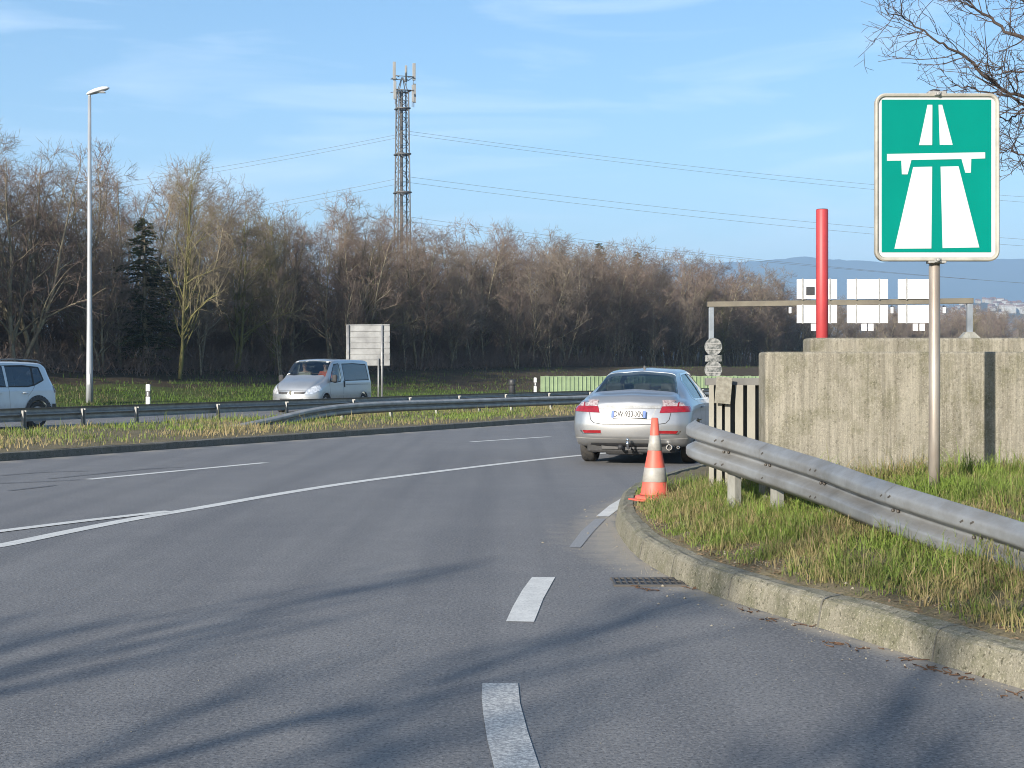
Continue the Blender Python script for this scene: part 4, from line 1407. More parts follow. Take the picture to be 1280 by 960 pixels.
# ------------------------------------------------------------ gantry with sign backs
M['sign_back'] = mat('sign_back_aluminium', (0.80, 0.80, 0.80), (0.70, 0.70, 0.70), 1.5, 0.45, 0.0)
M['gantry'] = mat('gantry_beam_steel', (0.17, 0.15, 0.11), (0.12, 0.105, 0.08), .8, 0.6, 0.2)
M['gantry_leg'] = mat('gantry_leg_steel', (0.26, 0.29, 0.32), (0.17, 0.19, 0.21), .8, 0.5, 0.3)
M['sign_dull'] = mat('mottled_sign_back', (0.24, 0.24, 0.23), (0.07, 0.075, 0.07), 3.5, 0.7, lo=.42, hi=.58)
def gantry():
    D = 95.0; s = 1780 / D
    X = lambda px: (px - 640) / s
    Z = lambda py: 1.4 + (466 - py) / s
    xl, xr = X(889), X(1212)
    e = empty('sign_gantry', (xl, D, 0))
    def beam(name, a, b_, w, h, m):
        a, b_ = Vector(a), Vector(b_); d = b_ - a
        q = MB(); R = Matrix.Translation((a + b_) / 2) @ Matrix.Rotation(-math.atan2(d.z, d.x), 4, 'Y')
        q.box((0, 0, 0), (d.length, w, h), None, .02)
        o = q.build(name, m, e)
        for v in o.data.vertices: v.co = R @ v.co
        return o
    L = lambda px: X(px) - xl
    zb = lambda px: np.interp(px, [889, 1212], [Z(380.5), Z(376)])
    beam('cross_beam', (L(884), 0, zb(889)), (L(1216), 0, zb(1212)), .4, .36, M['gantry'])
    bo = MB(); bo.box((0, 0, (zb(889) - .3) / 2), (.33, .33, zb(889) - .1), None, .02); bo.build('upright', M['gantry_leg'], e)
    bo = MB(); bo.box((L(1212), 0, (zb(1212) - .3) / 2), (.36, .33, zb(1212) - .1), None, .02); bo.build('upright', M['gantry_leg'], e)
    bo = MB(); bo.prism([(L(1198), Z(424)), (L(1226), Z(424)), (L(1216), Z(415)), (L(1206), Z(415))], -.3, .3); bo.build('footing', M['post'], e)
    tag(e, 'wide steel gantry spanning the far carriageway behind the red post', 'gantry')
    def panel(x0, x1, y0, y1, label, ribs, name='overhead_sign'):
        o = empty(name, (X((x0 + x1) / 2), D - .28, 0))
        w = (x1 - x0) / s; h = (y1 - y0) / s; zc_ = (Z(y0) + Z(y1)) / 2
        b = MB(); b.box((0, 0, zc_), (w, .06, h), None, .01)
        n = max(1, int(h / .3))
        for i in range(n + 1):
            b.box((0, -.035, zc_ - h / 2 + h * i / n + (.015 if i == 0 else -.015 if i == n else 0)), (w * .995, .03, .025))
        b.build('panel', M['sign_back'], o)
        for r in ribs:
            b = MB(); b.box((-w / 2 + w * r, -.07, zc_), (.075, .06, h * 1.08)); b.build('mounting_rail', M['galv_dull'], o)
        tag(o, label, 'sign', 'sign boards hung on the gantry')
        return o
    for x0, x1, nm, rb in ((995, 1045, 'left', (.14, .82)), (1057.5, 1108.5, 'middle', (.22, .78)), (1121, 1173, 'right', (.2, .8))):
        panel(x0, x1, 349.5, 374, f'white back of the {nm} upper sign board above the gantry beam', rb)
        panel(x0, x1, 381.5, 404, f'white back of the {nm} lower sign board hung below the gantry beam', rb)
        xm = (x0 + x1) / 2
        for k in (-1, 1):
            panel(xm + k * 4.2 - 3.2, xm + k * 4.2 + 3.2, 404.8, 413.5, f'small box under the {nm} gantry board, {"left" if k < 0 else "right"} one of its pair', ())
    b = MB(); b.box((0, 0, 0), (.55, .05, .55)); o = b.build('signal_box', M['dark'])
    o.location = (X(1011.5), D - .36, Z(364)); tag(o, 'small dark square window box on the left upper gantry board', 'box')
    for px in (986.5, 1113.5, 1178.5):
        e2 = empty('hanging_lamp', (X(px), D - .3, Z(388)))
        b = MB(); b.box((0, 0, 0), (.16, .2, .42), None, .03); b.build('housing', M['sign_back'], e2)
        b = MB(); b.box((.10, .05, .06), (.06, .2, .36)); b.box((0, .12, .26), (.05, .3, .12)); b.build('bracket', M['dark'], e2)
        nm = {986.5: 'left of the left boards', 1113.5: 'between the middle and right boards', 1178.5: 'right of the right boards'}[px]
        tag(e2, f'small white lamp unit under the gantry beam {nm}', 'lamp', 'lamp units under the gantry beam')
    # round traffic signs on the left upright
    for py, lab in ((433.5, 'upper'), (462.0, 'lower')):
        e2 = empty('round_sign', (X(891), D - .25, Z(py)))
        b = MB(); b.lathe([(.0, -.012), (.56, -.012), (.575, -.03), (.585, -.03), (.585, .012), (0, .012)], 32, Matrix.Rotation(rad(90), 4, 'X')); dk = b.build('disc', M['sign_dull'], e2)
        dk.data.polygons.foreach_set('use_smooth', np.zeros(len(dk.data.polygons), dtype=bool))
        b = MB(); b.box((0, -.04, .2), (1.0, .03, .05)); b.box((0, -.04, -.2), (1.0, .03, .05)); b.build('bracket', M['galv_dull'], e2)
        tag(e2, f'grey back of the {lab} round sign on the left gantry upright', 'road sign', 'signs on the gantry upright')
    b = MB(); b.box((0, 0, 0), (1.1, .03, .42), None, .008); o = b.build('plate_sign', M['sign_dull']); o.location = (X(891), D - .25, Z(448)); tag(o, 'grey back of the small oblong plate between the two round signs', 'road sign', 'signs on the gantry upright')
gantry()

# ------------------------------------------------------------ plain board beyond the van
M['board'] = mat('grey_board_back', (0.21, 0.22, 0.225), (0.10, 0.105, 0.11), 1.2, 0.55, 0.1)
def board():
    D = 64.0; s = 1780 / D
    x = (460 - 640) / s
    zb = bank_height(x, D)
    e = empty('sign_board', (x, D, zb), rad(-10))
    w = 56.5 / s; h = 52 / s; zc_ = 1.4 + (466 - 431.5) / s - zb
    b = MB(); b.box((0, 0, zc_), (w, .03, h), None, .006)
    for i in range(8):
        b.box((0, -.03, zc_ - h / 2 + .04 + (h - .08) * i / 7), (w * .99, .035, .03))
    o = b.build('panel', M['board'], e)
    for px in (-.44, .33):
        b = MB(); b.tube([(px * w, -.07, -.2), (px * w, -.07, zc_ + h / 2 - .02)], .05, 10); b.build('post', M['galv'], e)
    b = MB(); b.tube([(.33 * w - .16, -.10, -.2), (.33 * w - .16, -.10, 2.1)], .04, 8); b.build('post', M['galv'], e)
    tag(e, 'grey ribbed back of a square sign board beyond the van', 'road sign')
board()

# ------------------------------------------------------------ small roadside things
M['marker_white'] = mat('marker_white', (0.80, 0.80, 0.78), None, 8, 0.5)
def delineator(x, y, z, label, h=.95):
    e = empty('marker_post', (x, y, z))
    b = MB(); b.box((0, 0, h / 2 - .03), (.14, .11, h + .06), None, .025); b.build('post_body', M['marker_white'], e)
    b = MB(); b.box((0, 0, h * .67), (.146, .116, .20), Matrix.Rotation(rad(0), 4, 'Y'), .01); b.build('black_band', M['dark'], e)
    b = MB(); b.box((.0, -.06, h * .67), (.05, .01, .12)); b.build('reflector', M['sign_white'], e)
    tag(e, label, 'marker post')
delineator(-12.6, 49.3, .0, 'white marker post with black band right of the tall lamp', 1.0)
delineator(1.15, 70.5, .16, 'white marker post at the left end of the green barrier', 1.0)
def bollard():
    e = empty('bollard', (0.0, 61.5, .05))
    b = MB(); b.lathe([(.15, 0), (.15, 1.0), (.135, 1.06), (0, 1.07)], 20); b.build('post_body', M['dark'], e)
    b = MB(); b.lathe([(.151, .80), (.157, .80), (.157, .93), (.151, .93)], 20, None, True); b.build('collar', M['black'], e)
    tag(e, 'dark round bollard behind the median guard rail left of the green barrier', 'bollard')
bollard()
M['barrier_green'] = mat('pale_green_boards', (0.27, 0.35, 0.20), (0.20, 0.27, 0.15), 2.0, 0.7)
def green_barrier():
    e = empty('green_barrier', (1.55, 72.5, .0))
    def pos(t): return Vector((t * .915, t * .40 + .0012 * t * t, 0))
    L = 22.0; t = 0; k = 0
    d = Vector((.915, .40, 0)).normalized(); ang = math.atan2(.40, .915)
    while t < L:
        p = pos(t)
        b = MB(); b.box((p.x, p.y, .62), (.20, .05, 1.22 + .03 * math.sin(k * 1.7)), ang, .01)
        b.box((p.x + .1 * d.x, p.y + .1 * d.y - .02, .62), (.035, .09, 1.20), ang)
        b.build('board', M['barrier_green'], e)
        t += .235; k += 1
    p0, p1 = pos(0), pos(L)
    b = MB()
    for z in (.25, 1.0):
        b.tube([p0 + Vector((0, .08, z)), pos(L / 2) + Vector((0, .08, z)), p1 + Vector((0, .08, z))], .04, 6)
    b.build('back_rail', M['barrier_green'], e)
    tag(e, 'low pale green barrier of upright boards behind the silver sedan', 'barrier')
green_barrier()
# ------------------------------------------------------------ grass, leaf litter, gravel
def blades(name, X, Y, Z, H, Wd, tint, mt, label, cat, lean=.35, seed=1, facing=None):
    rs = np.random.RandomState(seed)
    n = len(X)
    a = rs.uniform(0, 2 * PI, n)
    side = np.stack([np.cos(a), np.sin(a), np.zeros(n)], 1)
    b = rs.uniform(0, 2 * PI, n); ln = np.abs(rs.normal(0, lean, n))
    ld = np.stack([np.cos(b) * ln, np.sin(b) * ln, np.ones(n)], 1)
    base = np.stack([X, Y, Z - .01], 1)
    H = H[:, None]; Wd = Wd[:, None]
    mid = base + ld * H * .55 * np.array([.6, .6, 1])
    tip = base + ld * H * np.array([1.25, 1.25, 1]) 
    tip[:, 2] -= (ln ** 1.5 * H[:, 0] * .45)
    V = np.stack([base - side * Wd * .5, base + side * Wd * .5, mid + side * Wd * .42, mid - side * Wd * .42, tip], 1).reshape(-1, 3)
    i = np.arange(n)[:, None] * 5
    F = np.concatenate([i + np.array([[0, 1, 2, 3]]), i + np.array([[3, 2, 4]])], 1).ravel()
    me = np_mesh(name, V, F, np.tile([4, 3], n))
    at = me.attributes.new('tint', 'FLOAT', 'POINT')
    at.data.foreach_set('value', np.repeat(tint, 5).astype(np.float32))
    o = link(name, me, mt)
    tag(o, label, cat, None, 'stuff')
    return o

def fnoise(X, Y, s, seed):
    """cheap smooth value noise"""
    rs = np.random.RandomState(seed); g = rs.rand(64, 64)
    u, v = X * s + 1000, Y * s + 1000
    i, j = np.floor(u).astype(int), np.floor(v).astype(int)
    fu, fv = u - i, v - j
    fu = fu * fu * (3 - 2 * fu); fv = fv * fv * (3 - 2 * fv)
    q = lambda a, b: g[a % 64, b % 64]
    return (q(i, j) * (1 - fu) + q(i + 1, j) * fu) * (1 - fv) + (q(i, j + 1) * (1 - fu) + q(i + 1, j + 1) * fu) * fv

def verge_grass():
    rs = np.random.RandomState(2)
    n = 720000
    # more blades nearer to the camera
    Y = rs.uniform(4.5, 14.6, n); X = rs.uniform(.9, 7.5, n)
    ok = (X / Y < .56)
    X, Y = X[ok], Y[ok]
    Z, d, s = verge_z(X, Y)
    n1 = fnoise(X, Y, 1.9, 1) * .5 + fnoise(X, Y, 5.5, 2) * .5
    n2 = fnoise(X, Y, 13, 3)
    # worn soil next to the kerb, thick along the rail foot
    dens = np.clip((d - .17) / .28, 0, 1) * np.clip((n1 - .20) * 3.0, 0.10, 1) * np.clip((n2 - .10) * 2.2, 0.10, 1)
    keep = (s < 0) & (d > .19) & (rs.rand(len(X)) < dens) & ~((Y > 11.79) & (X > 2.09) & (Y < 12.16)) & (Y < 15.4)
    X, Y, Z, d, n1, n2 = X[keep], Y[keep], Z[keep], d[keep], n1[keep], n2[keep]
    m = len(X)
    rail = np.interp(Y, near[::-1, 1], near[::-1, 0])
    dr = np.abs(X - rail)
    H = rs.gamma(3, .012, m) + .015 + .05 * np.clip(n2 - .4, 0, 1) * rs.rand(m) * 2
    tall = (rs.rand(m) < .10 * np.clip(1.3 - dr, 0.2, 1) * (n2 > .35))
    H = np.where(tall, rs.uniform(.11, .21, m), H)
    wall = (Y > 11.2) & (X > 2.2)
    H = np.where(wall, H * 1.5 + (rs.rand(m) < .1) * .12, H)
    Wd = rs.uniform(.003, .0075, m)
    tint = np.clip(rs.normal(.52, .24, m) + (fnoise(X, Y, 2.7, 8) - .5) * 1.1, 0, 1)
    tint = np.where(d < .7, tint * .88, tint)
    # loose tufts: blades leaning outwards from a common foot
    nt_ = 5200
    cx, cy = rs.uniform(.9, 6.5, nt_), rs.uniform(4.8, 14.4, nt_)
    cz, cdd, css = verge_z(cx, cy)
    f1 = fnoise(cx, cy, 1.4, 31)
    kk = (css < 0) & (cdd > .25) & (cx / cy < .56) & (rs.rand(nt_) < np.clip(f1 * 1.6 - .25, .05, 1)) & ~((cy > 11.7) & (cx > 2.09) & (cy < 12.2))
    cx, cy, cz = cx[kk], cy[kk], cz[kk]
    nb_ = 15
    tx = np.repeat(cx, nb_) + rs.normal(0, .018, len(cx) * nb_); ty = np.repeat(cy, nb_) + rs.normal(0, .018, len(cx) * nb_)
    th = np.repeat(rs.uniform(.06, .17, len(cx)), nb_) * rs.uniform(.5, 1.25, len(cx) * nb_)
    tt = np.clip(np.repeat(rs.normal(.55, .25, len(cx)), nb_) + rs.normal(0, .12, len(cx) * nb_), 0, 1)
    blades('grass_tufts', tx, ty, np.repeat(cz, nb_), th, rs.uniform(.003, .0075, len(tx)), tt, M['grass'], 'long leaning grass tufts scattered over the verge', 'grass', .85, 14)
    blades('verge_grass', X, Y, Z, H, Wd, tint, M['grass'], 'green and straw-coloured grass growing on the verge by the rail', 'grass', .65, 4)
verge_grass()

def litter():
    rs = np.random.RandomState(6)
    n = 110000
    X, Y = rs.uniform(.9, 5, n), rs.uniform(5.5, 14.5, n)
    Z, d, s = verge_z(X, Y)
    m1 = fnoise(X, Y, 3, 12)
    keep = (s < 0) & (d > .16) & (rs.rand(n) < np.clip(.75 - np.abs(d - .42) * 1.2, .05, 1) * np.clip(m1 * 1.6 - .3, 0.05, 1)) & ~((Y > 11.79) & (X > 2.09))
    X, Y, Z, d = X[keep], Y[keep], np.maximum(Z[keep], .165), d[keep]
    m = len(X)
    base = np.stack([X, Y, Z + .003], 1)
    # thin dead straws and bits of leaf lying flat
    a = rs.uniform(0, 2 * PI, m); L = rs.uniform(.008, .06, m); w = np.where(rs.rand(m) < .3, rs.uniform(.008, .02, m), .003)
    L = np.where(w > .006, w * 1.6, L)
    u = np.stack([np.cos(a), np.sin(a), rs.normal(0, .2, m)], 1); v = np.stack([-np.sin(a), np.cos(a), rs.normal(0, .35, m)], 1)
    V = np.stack([base - u * L[:, None] * .5, base + v * w[:, None] * .5, base + u * L[:, None] * .5, base - v * w[:, None] * .5 + [0, 0, .002]], 1).reshape(-1, 3)
    F = np.arange(m * 4)
    mt = mat('dead_leaf_litter', (0.27, 0.21, 0.13), (0.11, 0.06, 0.04), 25, 0.9, spec=.1)
    o = link('leaf_litter', np_mesh('leaf_litter', V, F, np.full(m, 4)), mt)
    tag(o, 'dry straw and brown leaf bits between the kerb and the grass', 'litter', None, 'stuff')
    # crumbs of gravel on the kerb edge and in the gutter
    cs = []
    k = resample(K, .02); k = k[(k[:, 1] > 5.6) & (k[:, 1] < 16)]
    for i in range(3000):
        c = k[rs.randint(len(k))]
        off = rs.normal(.36, .07) if rs.rand() < .62 else -abs(rs.exponential(.16)) - .01
        nn = np.array([c[0] + .0, c[1]])
        j = int(np.argmin(abs(k[:, 1] - c[1]))); t = k[min(j + 2, len(k) - 1)] - k[max(j - 2, 0)]; t /= np.linalg.norm(t)
        p = nn + np.array([t[1], -t[0]]) * off
        z = float(verge_z(p[:1], p[1:2])[0][0]) if off > 0 else 0
        cs.append((p[0], p[1], max(z, .17) if off > 0 else 0, rs.uniform(.001, .0055) * (2.6 if rs.rand() < .05 else 1)))
    for i in range(450):   # loose grit scattered on the tarmac
        y = rs.uniform(5.3, 12); x = rs.uniform(-3, 2)
        dd, ss, _ = curve_dist(np.array([x]), np.array([y]), K)
        if ss[0] > 0: cs.append((x, y, 0, rs.uniform(.0012, .0035)))
    V, F = [], []
    for x, y, z, r in cs:
        b0 = len(V)
        a0 = rs.uniform(0, 6.28)
        for q in range(4): V.append((x + r * math.cos(a0 + q * 1.57) * rs.uniform(.7, 1.2), y + r * math.sin(a0 + q * 1.57) * rs.uniform(.7, 1.2), z + r * .3))
        V.append((x, y, z + r * rs.uniform(.8, 1.2))); V.append((x, y, z - r * .2))
        for q in range(4):
            F += [b0 + q, b0 + (q + 1) % 4, b0 + 4]; F += [b0 + (q + 1) % 4, b0 + q, b0 + 5]
    mt = mat('limestone_grit', (0.30, 0.27, 0.21), (0.19, 0.165, 0.12), 30, 0.9)
    o = link('gravel', np_mesh('gravel', V, F, np.full(len(F) // 3, 3)), mt)
    tag(o, 'pale grit and crumbs along the kerb', 'gravel', None, 'stuff')
    # curled leaves and twigs in the gutter
    lines = []
    for px, py in [(905, 742), (885, 733), (870, 735), (1010, 782), (1135, 827), (1190, 842), (1155, 835), (905, 690), (1040, 805), (935, 765), (960, 775), (800, 735), (815, 738), (1265, 872), (1215, 850), (1170, 838), (1075, 812)]:
        x, y = G(px, py)
        for q in range(6):
            dx, dy = rs.normal(0, .035, 2)
            p, r = grow(rs, (x + dx, y + dy, .006), (rs.normal(), rs.normal(), .15), rs.uniform(.02, .09), .0035, .002, 4, 0, .4)
            p[:, 2] = np.abs(p[:, 2] - .006) * .4 + .004
            lines.append((p, r))
    mt2 = mat('dark_dead_leaf', (0.075, 0.045, 0.03), (0.12, 0.075, 0.05), 25, 0.9, spec=.1)
    o = link('dead_twigs', tube_mesh('dead_twigs', lines, 4, False), mt2)
    tag(o, 'dark dead twigs and leaf scraps in the gutter', 'litter', None, 'stuff')
litter()

def median_grass():
    rs = np.random.RandomState(3)
    # blades between the kerb and the far carriageway
    n = 150000
    u = rs.rand(n) ** 1.0; t = rs.uniform(0.02, .97, n)
    idx = rs.rand(n) * (len(MA) - 1); i = idx.astype(int); f = idx - i
    A = MA[i] * (1 - f)[:, None] + MA[np.minimum(i + 1, len(MA) - 1)] * f[:, None]
    B = MBc[i] * (1 - f)[:, None] + MBc[np.minimum(i + 1, len(MA) - 1)] * f[:, None]
    P = A * (1 - t)[:, None] + B * t[:, None]
    px = 640 + P[:, 0] / P[:, 1] * 1780
    n1 = fnoise(P[:, 0], P[:, 1], .8, 5) * .6 + fnoise(P[:, 0], P[:, 1], 3, 6) * .4
    keep = (P[:, 1] > 17) & (P[:, 1] < 75) & (px > -60) & (px < 1100) & (rs.rand(n) < np.clip((n1 - .25) * 3, .08, 1) * np.clip(t * 6, .25, 1))
    P, n1, t = P[keep], n1[keep], t[keep]; m = len(P)
    Z = .12 + .03 * np.sin(t * PI) - .10 * np.maximum(0, (t - .85) / .15)
    H = rs.gamma(4, .018, m) + .03
    H = np.where((n1 > .62) & (rs.rand(m) < .4), H * 1.8, H)
    tint = np.clip(rs.normal(.46, .2, m) + (fnoise(P[:, 0], P[:, 1], .7, 15) - .5) * .9 - .25 * (t < .15), 0, 1)
    blades('median_grass', P[:, 0], P[:, 1], Z, H, rs.uniform(.010, .02, m), tint, M['grass'], 'yellow-green grass on the median strip', 'grass', .4, 5)
    # the bank beyond the far carriageway
    n = 130000
    Y0 = np.array([-22.0, 58.0]); D = np.array([.4545, .8908]); NN = np.array([-.8908, .4545])
    t = rs.uniform(-25, 90, n); off = rs.uniform(-9.5, 1.5, n)
    P = Y0 + D * t[:, None] + NN * off[:, None]
    px = 640 + P[:, 0] / P[:, 1] * 1780
    n1 = fnoise(P[:, 0], P[:, 1], .35, 5) * .6 + fnoise(P[:, 0], P[:, 1], 1.5, 6) * .4
    keep = (px > -40) & (rs.rand(n) < np.interp(px, [480, 600, 760], [1, .35, .04])) & (rs.rand(n) < np.clip((n1 - .28) * 3, .05, 1) * np.clip((-1.5 - off) / 3.5, .04, 1))
    P = P[keep]; off = off[keep]
    dF, sF, _ = curve_dist(P[:, 0], P[:, 1], F1)
    P = P[(sF > 0) & (dF > .3)]
    m = len(P)
    Z = np.array([bank_height(x, y) for x, y in P])
    tint = np.clip(rs.normal(.6, .2, m) + (fnoise(P[:, 0], P[:, 1], .3, 25) - .5) * .8, 0, 1)
    blades('bank_grass', P[:, 0], P[:, 1], Z, rs.gamma(4, .025, m) + .04, rs.uniform(.015, .03, m), tint, M['grass_bank'], 'green grass on the bank in front of the wood', 'grass', .4, 6)
median_grass()

# ------------------------------------------------------------ haze
def haze():
    b = MB()
    x0, x1, y0, y1, z0, z1 = -6500, 7500, -300, 9000, -6, 620
    b.box(((x0 + x1) / 2, (y0 + y1) / 2, (z0 + z1) / 2), (x1 - x0, y1 - y0, z1 - z0))
    m = bpy.data.materials.new('haze'); m.use_nodes = True
    t = m.node_tree
    for n_ in list(t.nodes): t.nodes.remove(n_)
    o_ = t.nodes.new('ShaderNodeOutputMaterial'); v = t.nodes.new('ShaderNodeVolumePrincipled')
    v.inputs['Color'].default_value = (0.50, 0.73, 1.0, 1)
    v.inputs['Density'].default_value = HAZE
    v.inputs['Anisotropy'].default_value = 0.1
    t.links.new(v.outputs[0], o_.inputs['Volume'])
    o = b.build('haze', m)
    tag(o, 'thin pale blue air over the far hills', 'haze', None, 'stuff')
HAZE = 0.00023
haze()
# ------------------------------------------------------------ vehicles
def m_car(name, c, rough=.32, metal=.55, flake=0.0):
    m, t, b = new_mat(name)
    tc = N(t, 'ShaderNodeTexCoord'); v = tc.outputs['Object']
    col = mix_noise(t, v, 1.3, .35, .7, c, tuple(x * .9 for x in c), 4)
    # road grime low on the body
    sp = N(t, 'ShaderNodeSeparateXYZ'); t.links.new(v, sp.inputs[0])
    nz = N(t, 'ShaderNodeTexNoise', Scale=6, Detail=5); t.links.new(v, nz.inputs['Vector'])
    ma = N(t, 'ShaderNodeMath', operation='MULTIPLY_ADD'); ma.inputs[1].default_value = .35
    t.links.new(nz.outputs['Fac'], ma.inputs[0]); t.links.new(sp.outputs['Z'], ma.inputs[2])
    mr = N(t, 'ShaderNodeMapRange'); mr.inputs['From Min'].default_value = .40; mr.inputs['From Max'].default_value = .80
    mr.inputs['To Min'].default_value = .6; mr.inputs['To Max'].default_value = 0
    t.links.new(ma.outputs[0], mr.inputs['Value'])
    mx = N(t, 'ShaderNodeMix', data_type='RGBA'); mx.inputs['B'].default_value = (.17, .155, .13, 1)
    t.links.new(col, mx.inputs['A']); t.links.new(mr.outputs['Result'], mx.inputs['Factor'])
    t.links.new(mx.outputs['Result'], b.inputs['Base Color'])
    b.inputs['Metallic'].default_value = metal
    m2 = N(t, 'ShaderNodeMapRange'); m2.inputs['To Min'].default_value = rough; m2.inputs['To Max'].default_value = rough + .25
    t.links.new(mr.outputs['Result'], m2.inputs['Value']); t.links.new(m2.outputs['Result'], b.inputs['Roughness'])
    b.inputs['Coat Weight'].default_value = .8; b.inputs['Coat Roughness'].default_value = .08
    return m
def m_glass(name, tint=(.66, .74, .72), alpha=.45):
    m, t, b = new_mat(name)
    g = N(t, 'ShaderNodeBsdfGlossy'); g.inputs['Roughness'].default_value = .02; g.inputs['Color'].default_value = (.9, .95, 1, 1)
    tr = N(t, 'ShaderNodeBsdfTransparent'); tr.inputs['Color'].default_value = (*tint, 1)
    fr = N(t, 'ShaderNodeFresnel', IOR=1.55)
    mr = N(t, 'ShaderNodeMapRange'); mr.inputs['To Min'].default_value = .06; mr.inputs['To Max'].default_value = .8
    t.links.new(fr.outputs[0], mr.inputs['Value'])
    ms = N(t, 'ShaderNodeMixShader')
    t.links.new(mr.outputs['Result'], ms.inputs[0]); t.links.new(tr.outputs[0], ms.inputs[1]); t.links.new(g.outputs[0], ms.inputs[2])
    t.links.new(ms.outputs[0], t.nodes['Material Output'].inputs['Surface'])
    return m
M['silver'] = m_car('silver_car_paint', (.35, .36, .37), .40, .75)
M['silver_van'] = m_car('silver_van_paint', (.38, .395, .41), .40, .7)
M['bluewhite'] = m_car('pale_blue_white_paint', (.54, .59, .62), .35, .10)
M['glass'] = m_glass('car_glass')
M['screen'] = m_glass('windscreen_glass', (.42, .48, .48))
M['glass_dark'] = m_glass('tinted_glass', (.10, .12, .13))
M['tyre'] = mat('tyre_rubber', (.022, .022, .022), (.045, .042, .038), 12, .85)
M['rim'] = mat('alloy_rim', (.45, .45, .45), (.3, .3, .3), 8, .35, .8)
M['chrome'] = mat('chrome_trim', (.70, .70, .70), None, 5, .12, 1.0)
M['lamp_red'] = mat('red_lamp_plastic', (.24, .006, .010), (.16, .005, .008), 20, .12, coat=1.0)
M['lamp_clear'] = mat('clear_lamp_plastic', (.52, .46, .45), (.26, .16, .16), 26, .12, .3, coat=1.0)
M['headlamp'] = mat('headlamp_glass', (.80, .82, .84), (.42, .44, .46), 14, .08, .5, coat=1.0)
M['plate'] = mat('number_plate_white', (.62, .62, .60), None, 5, .4)
M['plate_blue'] = mat('number_plate_blue', (.06, .13, .42), None, 5, .4)
M['ink'] = mat('plate_black', (.02, .02, .02), None, 5, .5)
M['cream'] = mat('cream_leather', (.42, .38, .28), (.34, .31, .23), 8, .7)
M['seat_grey'] = mat('grey_seat_fabric', (.09, .09, .10), (.06, .06, .065), 20, .9)

def pchip(x, xp, yp):
    xp = np.asarray(xp, float); yp = np.asarray(yp, float)
    h = np.diff(xp); dl = np.diff(yp) / h
    d = np.zeros(len(xp)); d[0], d[-1] = dl[0], dl[-1]
    for i in range(1, len(xp) - 1):
        if dl[i - 1] * dl[i] > 0:
            w1, w2 = 2 * h[i] + h[i - 1], h[i] + 2 * h[i - 1]
            d[i] = (w1 + w2) / (w1 / dl[i - 1] + w2 / dl[i])
    k = np.clip(np.searchsorted(xp, x, side='right') - 1, 0, len(h) - 1)
    t = (x - xp[k]) / h[k]
    return ((2 * t**3 - 3 * t**2 + 1) * yp[k] + (t**3 - 2 * t**2 + t) * h[k] * d[k] + (-2 * t**3 + 3 * t**2) * yp[k + 1] + (t**3 - t**2) * h[k] * d[k + 1])

def ring(zb, w, zbe, wbe, zt, wt, crown, inset=0.0):
    w, wbe, wt = w - inset, wbe - inset, wt - inset
    zb, zt = zb + inset, zt - inset
    hgt = zt - zbe
    rt_ = min(.10, max(hgt, .02) * .45)
    zm = zb + (zbe - zb) * .52
    pts = [(0, zb), (w * .6, zb), (w * .90, zb + .015), (w * .965, zb + .09), (w * .99, zb + .22 * (zbe - zb) + .05), (w, zm), (w * .992, zbe - .16 * (zbe - zb)), (w * .5 + wbe * .5, zbe - .03), (wbe, zbe),
           (wbe * .55 + wt * .45, zbe + hgt * .42), (wt * .985 + wbe * .015, zt - rt_), (wt * .95, zt - rt_ * .42), (wt * .82, zt - rt_ * .12), (wt * .5, zt), (0, zt + crown)]
    c = catmull(pts, 3)
    c[:, 0] = np.maximum(c[:, 0], 0)
    L = c[1:-1].copy(); L[:, 0] *= -1
    return np.vstack([c, L[::-1]])

